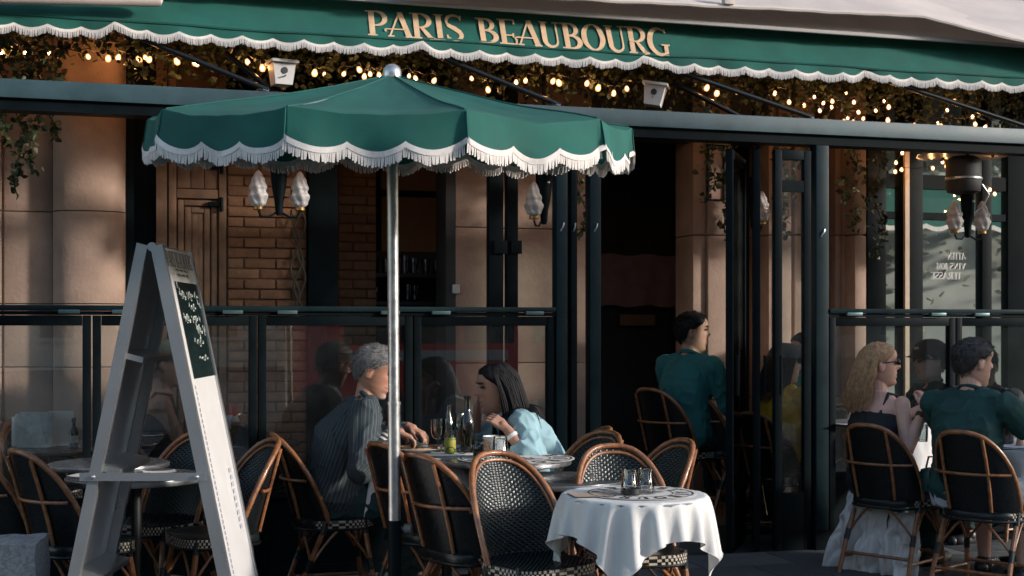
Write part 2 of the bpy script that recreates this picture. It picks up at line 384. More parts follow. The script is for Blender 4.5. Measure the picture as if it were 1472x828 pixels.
# brick walls, every brick on its own
def brickwall(px0, px1, v, z0, z1, label, thick=.25):
    u0, u1 = U(px0, v), U(px1, v)
    r = fempty('brick_wall', u0, v, 0, label, 'wall'); w = u1 - u0
    b = MB(); b.bb(0, w, .012, thick, z0, z1); b.build('mortar_bed', m_mortar, r, smooth=False)
    H, Lb = .067, .205; i = 0; z = z0 + .004
    while z + H < z1:
        x = -(.1 if i % 2 else 0)
        while x < w:
            a, c = max(x, 0) + .005, min(x + Lb, w) - .005
            if c - a > .02:
                d = rnd.uniform(-.008, .006); b = MB(); b.bb(a, c, d, .03, z, z + H - .010, bev=.007); b.build('brick', m_brick[rnd.randrange(3)], r)
            x += Lb
        z += H; i += 1
    return r
brickwall(327, 441, V, .0, 2.95, 'brown brick wall lit warm behind the twin glass lamp')
b = MB(); r = fempty('black_wall_post', U(442, V), V - .05, 0, 'wide black post between the brick wall and the bar shelf', 'post')
w = U(484, V) - U(442, V); b.bb(0, w, 0, .3, 0, CEIL, bev=.006); b.build('shaft', m_black, r)
b = MB(); b.bb(-.012, w + .012, -.014, .31, 0.004, .16, bev=.006); b.build('base', m_black, r)
brickwall(486, 541, 1.9, 1.1, 2.95, 'narrow brick pier beside the bar shelf of glasses', .2)
# bar shelf with glasses, seen through the opening
VS = 2.1
r = fempty('bar_shelf', U(470, VS), VS, 0, 'dark bar shelf loaded with glasses behind the umbrella pole', 'shelf')
w = U(648, VS) - U(470, VS); zs = FZ(394, 560, VS); zs2 = FZ(430, 560, VS)
for z in (zs, zs2 - .02): b = MB(); b.bb(0, w, -.16, .16, z - .03, z, bev=.004); b.build('board', m_dark, r)
b = MB(); b.bb(0, w, .18, .22, .12, 2.0); b.build('back_board', m_dark, r, smooth=False)
for x in (.01, w / 2, w - .01): b = MB(); b.bb(x - .012, x + .012, -.15, .17, .12, zs - .032); b.build('upright', m_dark, r, smooth=False)
gp = [(.026, 0), (.030, .01), (.034, .06), (.036, .12), (.033, .12), (.031, .06), (.027, .014), (.001, .012)]
gm = MB(); gm.lathe(gp, 14); gme = gm.mesh('bar_glass', m_shelfglass)
k = 0
for z, n, pn in ((zs, 22, 'shelf'), (zs2 - .02, 9, 'lower')):
    for i in range(n):
        o = bpy.data.objects.new('bar_glass', gme); COL.objects.link(o); o.matrix_world = FM @ Matrix.Translation((U(470, VS) + .05 + i * .075 + rnd.uniform(-.01, .01), VS + rnd.uniform(-.10, .02), z + .001)) @ Matrix.Scale(rnd.uniform(.85, 1.15), 4)
        tag(o, 'clear drinking glass in the row on the %s bar shelf' % ('upper' if pn == 'shelf' else 'lower'), 'glass', 'glasses on the %s bar shelf' % ('upper' if pn == 'shelf' else 'lower'))
# ochre blind
r = fempty('ochre_blind', U(543, 2.4), 2.4, 0, 'ochre panel in a black frame above the bar shelf', 'panel'); w = U(642, 2.4) - U(543, 2.4)
z0, z1 = FZ(366, 590, 2.4), FZ(283, 590, 2.4)
b = MB(); b.bb(.03, w, .02, .05, z0, z1 + .4); b.build('panel', m_ochre, r, smooth=False)
b = MB(); b.bb(-.03, .03, 0, .06, z0 - .05, z1 + .06, bev=.004); b.build('frame_side', m_black, r)
b = MB(); b.bb(.032, w, 0, .06, z1, z1 + .05, bev=.004); b.build('frame_head', m_black, r)
# tan pilaster block right of the bar, with black frames in front
r = fempty('tan_pier', U(641, V), V, 0, 'tan plaster pier between the bar opening and the entrance', 'wall')
b = MB(); b.bb(0, U(655, V) - U(641, V) - .002, .0, .3, 0, CEIL); b.build('reveal', m_dark, r, smooth=False)
for (p0, p1, d) in ((655, 702, 0.), (702.5, 744.5, .06), (745, 852, .015)):
    prev = 0.
    for z0, z1 in ((0., 1.18), (1.186, FZ(329, 760, V)), (FZ(329, 760, V) + .006, CEIL)):
        b = MB(); b.bb(U(p0, V) - U(641, V), U(p1, V) - U(641, V), d, .3, z0, z1, bev=.004); b.build('stone_block', m_stone, r)
b = MB(); b.bb(U(650, V) - U(641, V), U(650, V) - U(641, V) + .05, -.02, .01, FZ(422, 655, V), FZ(409, 655, V) , bev=.004); b.build('switch_plate', m_white, r)
for p0, p1, lab in ((703, 724, 'black upright of the inner door frame beside the tan pier'), (729, 745, 'slim black upright of the inner frame next to the glass lamp')):
    v = .75; r = fempty('inner_frame_post', U(p0, v), v, 0, lab, 'post'); w = U(p1, v) - U(p0, v)
    b = MB(); b.bb(0, w, 0, .07, 0, CEIL - .05, bev=.005); b.build('shaft', m_black, r)
    b = MB(); b.bb(w * .3, w + .02, -.02, .0, FZ(365, p1, v), FZ(346, p1, v), bev=.003); b.build('latch', m_black, r)
# entrance interior
r = fempty('entrance_back_wall', U(830, 3.2), 3.2, 0, 'dark back wall of the room behind the entrance', 'wall'); w = U(1075, 3.2) - U(830, 3.2)
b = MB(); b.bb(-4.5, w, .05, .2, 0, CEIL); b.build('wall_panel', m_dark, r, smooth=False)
b = MB(); z0, z1 = FZ(440, 920, 3.1), FZ(366, 920, 3.1); bu0, bu1 = U(866, 3.1) - U(830, 3.2), U(975, 3.1) - U(830, 3.2)
grid = [[Vector((bu0 + (bu1 - bu0) * i / 16, -.06 + .02 * math.sin(i * 1.1 + j * .25) * (j / 6), z1 - (z1 - z0) * j / 6 + .01 * math.sin(i * .8))) for i in range(17)] for j in range(7)]
b.sheet(grid); b.build('hanging_cloth', mat('mauve_cloth', (.32, .20, .21), .9, var=.15), r)
b = MB(); b.bb(U(895, 3.1) - U(830, 3.2), U(945, 3.1) - U(830, 3.2), -.05, -.02, FZ(468, 920, 3.1), FZ(452, 920, 3.1), bev=.004); b.build('notice_board', m_ochre, r)
r = fempty('added_partition', U(1090, 1.6), 1.35, 0, 'dark partition added right of the entrance room to keep sky light out', 'wall'); b = MB(); b.bb(0, .08, 0, 1.9, .12, CEIL); b.build('panel', m_dark, r, smooth=False); b = MB(); b.bb(-.01, .09, -.02, 0, .12, CEIL); b.build('edge_trim', m_black, r, smooth=False)  # partition added to stop sky light entering the entrance room from the right
# tan columns in and right of the entrance
def tan_column(px0, px1, v, label, step=True):
    u0, u1 = U(px0, v), U(px1, v); w = u1 - u0
    r = fempty('stone_column', u0, v, 0, label, 'column')
    for z0, z1 in ((.0, .9), (.906, FZ(338, px0, v)), (FZ(338, px0, v) + .006, CEIL)):
        if step:
            b = MB(); b.bb(0, w * .36, .03, .35, z0, z1, bev=.004); b.build('side_block', m_stone, r)
            b = MB(); b.bb(w * .36 + .002, w, 0, .35, z0, z1, bev=.01); b.build('face_block', m_stone, r)
        else:
            b = MB(); b.bb(0, w, 0, .35, z0, z1, bev=.02); b.build('face_block', m_stone, r)
tan_column(999, 1050, V, 'tan stone column behind the man in the teal shirt')
tan_column(1108, 1138, V, 'tan stone column beside the corner post, seen through the door glass')
tan_column(1142, 1172, V + .08, 'second tan stone column touching the corner post, behind glass', False)
tan_column(1204, 1226, V + .1, 'slim tan column right of the corner post')
tan_column(1229, 1246, V - .05, 'narrow tan column with a sunlit edge beside the big window', False)
r = fempty('entrance_header', U(850, V), V, 0, 'dark header board over the entrance', 'beam')
b = MB(); b.bb(0, U(1100, V) - U(850, V), .06, .2, FZ(200, 950, V), CEIL); b.build('board', m_dark, r, smooth=False)
r = fempty('framed_notice', U(1016, .9), .9, 0, 'small black framed menu hanging beside the ivy at the entrance', 'frame')
z0, z1 = FZ(289, 1026, .9), FZ(208, 1026, .9); w = U(1040, .9) - U(1016, .9)
b = MB(); b.bb(.012, w - .012, -.01, .0, z0 + .012, z1 - .012); b.build('menu_sheet', m_stone, r, smooth=False)
for a, c, e, f in ((0, .012, z0, z1), (w - .012, w, z0, z1), (.013, w - .013, z0, z0 + .012), (.013, w - .013, z1 - .012, z1)):
    b = MB(); b.bb(a, c, -.02, .005, e, f); b.build('frame_bar', m_black, r, smooth=False)
# window bay on the right (corner of the building, street beyond)
VW = 1.3
r = fempty('corner_window', U(1247, VW), VW, 0, 'tall black framed window bay looking through to the sunny street', 'window')
ub = U(1247, VW)
for p0, p1, nm in ((1247, 1274, 'stile'), (1295, 1327, 'stile'), (1412, 1426, 'mullion'), (1449, 1560, 'stile')):
    b = MB(); b.bb(U(p0, VW) - ub, U(p1, VW) - ub, 0, .09, .1, CEIL - .02, bev=.006); b.build(nm, m_black, r)
for p0, p1 in ((1274, 1295), (1327, 1412), (1426, 1449)):
    u0, u1 = U(p0, VW) - ub + .002, U(p1, VW) - ub - .002
    for y0, y1 in ((272, 252), (316, 306)):
        b = MB(); b.bb(u0, u1, .01, .08, FZ(y0, 1360, VW), FZ(y1, 1360, VW)); b.build('transom', m_black, r, smooth=False)
    b = MB(); b.bb(u0, u1, .01, .08, .1, .75); b.build('sill_panel', m_black, r, smooth=False)
    b = MB(); b.bb(u0 - .004, u1 + .004, .04, .047, .74, CEIL - .03); b.build('pane', m_glass, r, smooth=False)
b = MB(); b.bb(U(1297, VW - .02) - ub + .02, U(1299, VW - .02) - ub + .045, -.03, -.004, .1, CEIL - .4); b.build('brass_strip', mat('pale_wood_strip', (.55, .42, .30), .6, var=.1), r, smooth=False)

# ================================================================ ceiling, upper building, side walls
r = fempty('terrace_ceiling', 0, 0, 0, 'dark boarded ceiling of the terrace above the ivy garland', 'ceiling')
for k in range(20):
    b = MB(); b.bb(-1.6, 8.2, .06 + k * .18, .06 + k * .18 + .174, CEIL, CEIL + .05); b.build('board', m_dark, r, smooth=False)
m_fac = mat('grey_facade_stone', (.30, .29, .28), .9, var=.15, vs=3, bump=.3, bs=20)
r = fempty('upper_building', 0, 0, 0, 'grey stone building rising above the cream awning', 'building')
b = MB(); b.bb(-8, 7.9, 1.95, 3.6, CEIL + .06, 13); b.build('wall', m_fac, r, smooth=False)
for i in range(8):
    for fl in range(2):
        x = -6.6 + i * 1.95; z = 5.6 + fl * 3.3
        o = MB(); o.bb(x - .5, x + .5, 1.90, 1.96, z, z + 2.0); wn_ = o.build('window', mat('dark_pane', (.03, .035, .04), .1), r, smooth=False)
        o = MB(); o.bb(x - .62, x + .62, 1.80, 1.955, z - .12, z - .003); o.build('sill', m_fac, wn_, smooth=False)
r = fempty('left_building', -1.7, 0, 0, 'stone return wall beyond the terrace edge', 'wall')
b = MB(); b.bb(-6.3, 1.7 + U(-160, V) - .004, 1.2, 3.6, 0, CEIL + .05); b.build('wall', m_stone, r, smooth=False)
b = MB(); b.bb(-6.3, .0, 1.1, 1.2, 0, .4); b.build('plinth', m_stone, r, smooth=False)

# ================================================================ green awning with the name
aw = fempty('green_awning', 0, 0, 0, 'long green awning with scalloped white fringe and the cafe name in peach letters', 'awning')
ZS = FZ(82, 980)                # seam between sloping cloth and valance
ZT = 3.305
UA, UB = -1.0, 8.0
def cloth_y(u, t): return -.055 + .10 * t + .5 * sag(u) * math.sin(PI * t) * 2 + (.007 * noise.noise(Vector((u * 5, t * 2.5, 1))) + .005 * (1 - 2 * abs(noise.noise(Vector((u * 4 + t * 3, t * 1.5 - u, 4)))))) * min(1, 4 * t)
def sag(u): return .006 * math.sin(u * 3.1) + .004 * math.sin(u * 7.7 + 1)
grid = []
NU = 420
for j in range(9):
    t = j / 8; row = []
    for i in range(NU + 1):
        u = UA + (UB - UA) * i / NU
        row.append(Vector((u, cloth_y(u, t), ZS + (ZT - ZS) * t + sag(u) * (1 - t) * .6)))
    grid.append(row)
b = MB(); b.sheet(grid); b.build('cloth', m_green, aw, smooth='all')
# front bar fold
b = MB(); b.tube([(UA + (UB - UA) * i / NU, -.05, ZS - .004 + sag(UA + (UB - UA) * i / NU) * .6) for i in range(NU + 1)], .013, 8); b.build('front_bar', m_green, aw)
# valance with scallops
PIT = .1705; U_PK = U(21)
def scal(u, depth): # 0 at peaks, -depth in the middle of each lobe
    x = ((u - U_PK) / PIT) % 1.0
    return -depth * math.sin(PI * x) ** .8
vh = .050
STR = [(165, 385), (592, 803), (925, 1166), (1240, 1482)]
def lift(u):
    s = 0.
    for a, _ in STR: s += .035 * math.exp(-((u - U(a) - .02) / .09) ** 2)
    return s
NV = 900; top = []; mid = []; low = []; 
rows = [[], [], []]; trim = [[], []]
for i in range(NV + 1):
    u = UA + (UB - UA) * i / NV; yy = -.052 + .010 * math.sin(u * 2 * PI / PIT * .5) + .006 * math.sin(u * 5)
    zt = ZS - .012 + sag(u) * .6; zb = ZS - vh + scal(u, .024) + lift(u)
    rows[0].append(Vector((u, -.052, zt))); rows[1].append(Vector((u, (yy - .052) / 2, (zt + zb) / 2))); rows[2].append(Vector((u, yy, zb)))
    trim[0].append(Vector((u, yy - .004, zb + .006))); trim[1].append(Vector((u, yy - .004, zb - .010)))
b = MB(); b.sheet(rows); b.build('valance', m_green, aw, smooth='all')
b = MB(); b.sheet(trim); b.build('trim_band', m_fringe, aw, smooth='all')
b = MB(); u = UA + .01
while u < UB - .01:
    yy = -.057 + .010 * math.sin(u * 2 * PI / PIT * .5) + .006 * math.sin(u * 5); zb = ZS - vh + scal(u, .024) + lift(u) - .006
    L = .036 * rnd.uniform(.85, 1.08); dx = rnd.uniform(-.003, .003); w = .0034
    b.add([(u - w, yy, zb), (u + w, yy, zb), (u, yy + .005, zb), (u - w + dx, yy + .001, zb - L), (u + w + dx, yy - .002, zb - L), (u + dx, yy + .006, zb - L)], [(0, 1, 4, 3), (1, 2, 5, 4), (2, 0, 3, 5), (3, 4, 5)])
    u += .0088
o = b.build('fringe', m_fringe, aw, smooth=False); tag(o, kind='stuff')

# letters: strokes with swelling widths
def arc(cx, cy, rx, ry, a0, a1, w0, w1, n=14, wm=None):
    out = []
    for i in range(n + 1):
        t = i / n; a = RAD(a0 + (a1 - a0) * t); w = w0 + (w1 - w0) * t
        if wm is not None: w = w0 + (wm - w0) * math.sin(PI * t)
        out.append((cx + rx * math.cos(a), cy + ry * math.sin(a), w))
    return out
TK, TN = .150, .05
def L2(x0, y0, x1, y1, w): return [(x0, y0, w), (x1, y1, w)]
def serif(x, y, h=.13): return L2(x - h, y, x + h, y, TN)
GL = {
 'P': (.56, [L2(.14, 0, .14, 1, TK), serif(.14, .025), serif(.10, .975, .12), [(.14, .975, TN)] + arc(.24, .70, .27, .275, 90, -90, TN, TN, wm=.14) + [(.10, .425, TN)]]),
 'A': (.66, [L2(.05, .03, .36, .99, TN), L2(.36, .99, .58, .0, TK), serif(.08, .025, .09), serif(.58, .025, .11), L2(-.02, .30, .52, .30, TN), arc(-.02, .25, .05, .05, 90, 250, TN, TN, 6)]),
 'R': (.64, [L2(.14, 0, .14, 1, TK), serif(.14, .025), serif(.10, .975, .12), [(.14, .975, TN)] + arc(.26, .71, .25, .265, 90, -90, TN, TN, wm=.14) + [(.08, .445, TN)], [(.28, .44, .08), (.42, .20, .14), (.52, .03, .13), (.64, .03, .05)]]),
 'I': (.30, [L2(.14, 0, .14, 1, TK), serif(.14, .025), serif(.14, .975)]),
 'S': (.52, [arc(.27, .76, .21, .215, 30, 215, TN, .09, wm=.10)[:-1] + [(.12, .60, .13), (.27, .50, .16), (.40, .38, .15)] + arc(.25, .235, .20, .21, 10, -150, .13, TN), L2(.45, .80, .46, .98, TN), L2(.06, .02, .05, .22, TN)]),
 'B': (.60, [L2(.14, 0, .14, 1, TK), serif(.10, .025, .12), serif(.10, .975, .12), [(.14, .975, TN)] + arc(.24, .745, .21, .23, 90, -90, TN, TN, wm=.13) + [(.06, .515, TN)], [(.14, .50, TN)] + arc(.27, .26, .25, .235, 90, -90, TN, TN, wm=.15) + [(.14, .025, TN)]]),
 'E': (.54, [L2(.14, 0, .14, 1, TK), L2(.0, .975, .48, .975, TN), L2(.0, .025, .50, .025, TN), L2(.14, .36, .42, .36, TN), L2(.47, .975, .48, .80, TN), L2(.49, .025, .50, .22, TN), L2(.42, .28, .42, .44, TN)]),
 'U': (.66, [L2(.14, .98, .14, .30, TK), serif(.14, .975), [(.14, .32, TK)] + arc(.33, .27, .19, .245, 180, 360, TK, TN)[1:] + [(.52, .98, TN)], serif(.52, .975, .10)]),
 'O': (.70, [arc(.34, .5, .275, .48, 90, 270, TN, TN, 20, wm=.16), arc(.34, .5, .275, .48, -90, 90, TN, TN, 20, wm=.16)]),
 'G': (.66, [arc(.36, .5, .30, .48, 50, 315, TN, TN, 26, wm=.16), L2(.56, .82, .57, .99, TN), L2(.54, .0, .54, .38, .12), L2(.40, .38, .66, .38, TN)]),
 'T': (.56, [L2(.28, 0, .28, 1, TK), L2(.02, .975, .54, .975, TN), L2(.03, .975, .02, .80, TN), L2(.53, .975, .54, .80, TN), serif(.28, .025)]),
 'N': (.62, [L2(.10, 0, .10, 1, TN), L2(.10, 1, .50, 0, TK), L2(.50, 0, .50, 1, TN), serif(.10, .025, .08), serif(.50, .975, .08)]),
 'V': (.60, [L2(.08, 1, .32, 0, TK), L2(.32, 0, .54, 1, TN), serif(.08, .975, .09), serif(.54, .975, .08)]),
}
def stroke_mesh(b, strokes, fn, th=.0012, tv=0.):
    for st in strokes:
        n = len(st); L = []; R = []
        for i in range(n):
            p = Vector((st[i][0], st[i][1])); q0 = Vector(st[max(i - 1, 0)][:2]); q1 = Vector(st[min(i + 1, n - 1)][:2])
            t = q1 - q0
            if t.length < 1e-7: t = Vector((1, 0))
            t.normalize(); nn = Vector((-t.y, t.x)) * st[i][2] / 2
            L.append(p + nn); R.append(p - nn)
        vs = []
        for d in (0, th):
            for p in L + R: vs.append(fn(p.x, p.y, d + tv))
        m = 2 * n; fs = []
        for i in range(n - 1):
            fs += [(i, i + 1, n + i + 1, n + i), (m + i, m + n + i, m + n + i + 1, m + i + 1), (i, m + i, m + i + 1, i + 1), (n + i, n + i + 1, m + n + i + 1, m + n + i)]
        fs += [(0, n, m + n, m), (n - 1, m + n - 1, m + 2 * n - 1, 2 * n - 1)]
        b.add(vs, fs)
def word(txt, px0, px1, ybase0, ytop0, ybase1, ytop1, parent):
    tot = sum(GL[c][0] for c in txt); u0, u1 = U(px0, -.05), U(px1, -.05); x = 0.
    for c in txt:
        wd = GL[c][0]
        def fn(lx, ly, d, x=x):
            t = (x + lx) / tot; u = u0 + (u1 - u0) * t
            zb = FZ(ybase0, px0, -.05) * (1 - t) + FZ(ybase1, px1, -.05) * t; zt = FZ(ytop0, px0, -.05) * (1 - t) + FZ(ytop1, px1, -.05) * t
            z = zb + (zt - zb) * ly; tt = (z - ZS) / (ZT - ZS)
            return Vector((u, cloth_y(u, max(0, tt)) - .0075 - d, z))
        b = MB(); stroke_mesh(b, GL[c][1], fn); b.build('letter', m_letter, parent, smooth=False); x += wd + .0
        
word('PARIS', 528, 668, 51, 11, 60, 18, aw); word('BEAUBOURG', 688, 964, 61, 21, 81, 38, aw)

# slanting struts from the beam to the awning bar, plus short rear props
for k, (a, c) in enumerate(STR):
    labs = ['black strut slanting from the beam to the awning above the ivy trails', 'black strut slanting down to the beam behind the umbrella top',
            'black strut slanting down to the corner post', 'black strut slanting over the warm bulbs right of the corner post']
    u0, u1 = U(a), U(c); z0 = ZS - .03; r = fempty('awning_strut', u1, 0, BEAM_T, labs[k], 'strut', 'awning struts')
    b = MB(); b.tube([(u0 - u1, .0, z0 - BEAM_T), (0, -.02, .012)], .016, 10); b.build('rod', mat('black_metal', (.02, .022, .024), .3, .5), r)
    b = MB(); b.tube([(u0 - u1, .0, z0 - BEAM_T), ((u0 - u1) * .97, .0, (z0 - BEAM_T) * .97)], .024, 10); b.build('upper_joint', m_black, r)
    b = MB(); b.tube([(-.05, -.018, .026), (.0, -.022, .006)], .014, 10); b.build('end_cap', m_alu, r)
for k, (a, c, ya, yc) in enumerate(((368, 400, 96, 124), (1030, 1070, 138, 160))):
    v = .18; u0, u1 = U(a, v), U(c, v); r = fempty('awning_prop', u1, v, BEAM_T, ['short black prop with a flat foot beside the bird box and the umbrella', 'short black prop with a flat foot left of the corner post'][k], 'strut', 'short awning props')
    b = MB(); b.tube([(2.4 * (u0 - u1), 0, 2.4 * (FZ(ya, a, v) - FZ(yc, c, v)) ), (0, 0, .02)], .016, 10); b.build('rod', MATS['black_metal'], r)
    b = MB(); b.bb(-.10, .07, -.05, .05, .0, .022, bev=.004); b.build('foot_plate', m_alu, r)

# ================================================================ cream awnings above
ZC = 3.29
cr = fempty('cream_awning', 0, 0, 0, 'cream upper awning sloping up over the green one', 'awning')
grid = []
for j in range(15):
    t = j / 14; row = []
    for i in range(121):
        u = UA + (UB - UA) * i / 120
        bulge = .05 * math.sin(PI * min(1, t * 2.2)) if t < .46 else 0
        w = .010 * noise.noise(Vector((u * 2.2, t * 3, 3))) + .006 * noise.noise(Vector((u * 9, t * 5, 9)))
        row.append(Vector((u, -.075 + 1.1 * t - bulge * .6 + w, ZC + .62 * t ** .9 + bulge * .6 + w)))
    grid.append(row)
b = MB(); b.sheet(grid); b.build('cloth', m_cream, cr, smooth='all')
b = MB(); b.bb(UA, UB, -.092, -.066, ZC - .012, ZC + .012, bev=.006); b.build('hem_bar', mat('grey_hem', (.34, .31, .29), .6), cr)
up = fempty('upper_cream_awning', 0, 0, 0, 'second cream awning layered above, slanting down towards the street corner', 'awning')
uL, uK, uR = U(930, -.2), U(1325, -.2), U(1600, -.2)
def zup(u):
    if u < uK: return FZ(1, 930, -.2) + (FZ(21, 1325, -.2) - FZ(1, 930, -.2)) * (u - uL) / (uK - uL)
    return FZ(21, 1325, -.2) + (FZ(58, 1472, -.2) - FZ(21, 1325, -.2)) * (u - uK) / (U(1472, -.2) - uK)
grid = []; hem = []
for j in range(9):
    t = j / 8
    grid.append([Vector((uL - 1.5 + (uR - uL + 1.5) * i / 80, -.2 + 1.6 * t, zup(uL - 1.5 + (uR - uL + 1.5) * i / 80) + .78 * t + .008 * noise.noise(Vector((i * .3, t * 4, 1))))) for i in range(81)])
b = MB(); b.sheet(grid); b.build('cloth', m_cream, up, smooth='all')
b = MB(); b.tube([p + Vector((0, -.004, -.012)) for p in grid[0]], .016, 8); b.build('hem', m_cream, up)
b = MB(); b.bb(U(1038, -.2), U(1052, -.2), -.24, -.19, FZ(8, 1045, -.2), FZ(-12, 1045, -.2), bev=.005); b.build('bracket', m_cream, up)
rb = fempty('cream_roller_bar', U(-90, -.15), -.15, 0, 'cream rounded awning bar end over the green cloth above the ivy', 'bar')
b = MB(); ue = U(234, -.15) - U(-90, -.15); zc = FZ(-4, 100, -.15)
b.tube([(0, 0, FZ(-2, 0, -.15)), (ue - .03, 0, FZ(-2, 220, -.15)), (ue - .012, 0, FZ(-2, 225, -.15)), (ue, 0, FZ(-2, 230, -.15))], [.042, .042, .036, .012], 14); b.build('tube', m_cream, rb)
b = MB(); b.bb(.0, .04, -.02, .12, FZ(-2, 0, -.15) - .02, FZ(-2, 0, -.15) + .08); b.build('bracket', m_cream, rb, smooth=False)

# ================================================================ ivy garland, string lights, hanging trails
def leaf_into(b, p, s, rg):
    R = Quaternion((rg.gauss(0, 1), rg.gauss(0, 1), rg.gauss(0, 1), rg.gauss(0, 1))).normalized().to_matrix()
    vs = [(0, -.5, 0), (.42, -.15, .1), (.30, .25, .06), (0, .62, -.04), (-.30, .25, .06), (-.42, -.15, .1), (0, 0, -.02)]
    b.add([p + R @ (Vector(q) * s) for q in vs], [(0, 1, 6), (1, 2, 6), (2, 3, 6), (3, 4, 6), (4, 5, 6), (5, 0, 6)])
gar = fempty('ivy_garland', 0, 0, 0, 'dense dark ivy garland running under the green awning behind the beam', 'plant')
rg = random.Random(3); b = MB()
for i in range(11000):
    u = rg.uniform(-.7, 7.4); v = rg.uniform(.16, .95)
    h = .5 + .5 * noise.noise(Vector((u * 1.7, v * 2, 0)))
    z = CEIL - .03 - abs(rg.gauss(0, .5)) * (.30 + .30 * h) * (1 - .25 * (v - .1))
    if z < BEAM_T - .12: z = rg.uniform(BEAM_T + .1, CEIL - .03)
    # column top stays in view at the left
    if U(90, .5) < u < U(182, .5) and z < FZ(78, 130, .5) - .0: 
        z = CEIL - rg.random() * .12
    leaf_into(b, Vector((u, v, z)), rg.uniform(.024, .05), rg)
tag(b.build('foliage', m_leaf, gar, smooth=False), kind='stuff')
b = MB()
for k in range(5):
    b.tube([(-.7 + i * .15, .25 + .14 * k + .05 * math.sin(i * .9 + k), CEIL - .12 - .06 * math.sin(i * .6 + k * 2)) for i in range(55)], .006, 5)
b.build('stem', m_vine, gar)
def trail(px, y0, y1, v, label, dens=1., spread=.05, seed=1):
    rg = random.Random(seed); z0, z1 = FZ(y0, px, v), FZ(y1, px, v); u = U(px, v)
    r = fempty('hanging_ivy', u, v, z0, label, 'ivy', 'hanging ivy trails')
    pts = [Vector((.03 * math.sin(k * .9 + seed) + (k / 12) * rg.uniform(-.02, .02), .02 * math.cos(k), -(z0 - z1) * k / 12)) for k in range(13)]
    b = MB(); b.tube(pts, .004, 5); b.build('stem', m_vine, r)
    b = MB()
    for k in range(int(70 * dens * (z0 - z1) / .6)):
        t = rg.random() ** .9; i = min(11, int(t * 12)); p = pts[i].lerp(pts[i + 1], t * 12 - i); s = spread * (1 - .35 * t)
        leaf_into(b, p + Vector((rg.gauss(0, s), rg.gauss(0, s), rg.gauss(0, .02))), rg.uniform(.028, .05), rg)
    tag(b.build('foliage', m_leaf, r, smooth=False), kind='stuff')
trail(28, 75, 282, .8, 'longest ivy trail hanging in front of the flat stone wall', 1.3, .022, 1)
trail(50, 75, 246, .75, 'ivy trail with a curled stem tip beside the longest one', 1.5, .026, 2)
trail(6, 75, 205, .7, 'ivy trail at the outer edge of the stone wall', 1.3, .026, 3)
trail(77, 75, 200, .85, 'thin ivy trail hanging at the edge of the rounded pilaster', 1.2, .03, 4)
trail(40, 60, 150, .6, 'bushy short ivy trail crossing behind the beam', 1.6, .06, 5)
trail(836, 190, 345, .8, 'thin ivy trail between the black door posts', 1.0, .03, 6)
trail(1024, 195, 290, .7, 'ivy trail over the framed menu', 1.5, .035, 7)
trail(1046, 195, 335, .7, 'ivy trail at the right side of the tan entrance column', 1.3, .03, 8)
trail(1128, 205, 340, .9, 'ivy trail hanging behind the door glass', 1.5, .04, 9)
trail(1160, 195, 250, .9, 'short ivy trail next to the corner post', 1.2, .04, 10)
trail(1226, 195, 330, .9, 'ivy trail in front of the slim columns', 1.6, .05, 11)
trail(1262, 190, 370, 1.0, 'ivy trail at the black stile of the big window', 1.0, .03, 12)
def stem_vine(px, y0, y1, v):
    z0, z1 = FZ(y0, px, v), FZ(y1, px, v); r = fempty('climbing_vine', U(px, v), v, z1, 'bare twisted climbing vine on the brick wall under the twin lamp', 'vine')
    for k in range(3):
        b = MB(); b.tube([(.03 * math.sin(i * .8 + k * 2.1) + (k - 1) * .02, -.015, (z0 - z1) * i / 14) for i in range(15)], [.011 * (1 - .5 * i / 14) for i in range(15)], 6); b.build('stem', m_vine, r)
stem_vine(428, 305, 445, V - .02)

bulbs = [(8, 222), (53, 205), (108, 221), (209, 223), (255, 227), (374, 238), (460, 245), (504, 241), (589, 250), (617, 242), (636, 250), (750, 258), (840, 270), (828, 262), (1051, 260), (1115, 285), (1338, 306), (1379, 314)]
bl = [(x / 2.957, y / 2.957) for x, y in bulbs]
bl += [(490 + x / 2.957, y / 2.957) for x, y in [(14, 311), (77, 293), (124, 312), (100, 322), (162, 316), (290, 320), (316, 330), (398, 340), (555, 331), (625, 378), (745, 347), (785, 340), (903, 342), (925, 348), (1047, 351), (1095, 370), (1160, 393), (1215, 374)]]
bl += [(980 + x / 2.957, y / 2.957) for x, y in [(108, 370), (150, 392), (237, 388), (396, 394), (456, 431), (520, 445), (563, 410), (603, 436), (640, 428), (637, 453), (586, 468), (700, 394), (732, 432), (751, 474), (824, 468), (860, 428), (880, 452), (876, 508), (690, 515), (705, 500), (728, 516), (772, 502), (988, 530), (1027, 535), (1102, 534), (1088, 522), (1128, 466), (1160, 428), (1201, 450), (1237, 494), (1247, 525), (1291, 538), (1143, 545)]]
sl = fempty('string_lights', 0, 0, 0, 'warm white string lights threaded through the ivy garland', 'lights')
bm_ = MB(); bm_.lathe([(.002, -.030), (.012, -.027), (.0185, -.015), (.019, -.006), (.014, .008), (.008, .018)], 12); bme = bm_.mesh('bulb', m_bulb)
cr_ = MB(); cr_.ball((0, 0, -.006), (.0085, .0085, .011), 8, 6); crm = cr_.mesh('filament', m_core)
sk = MB(); sk.lathe([(.009, .017), (.010, .022), (.010, .045), (.004, .048)], 8); skm = sk.mesh('socket', m_wire)
pos = []
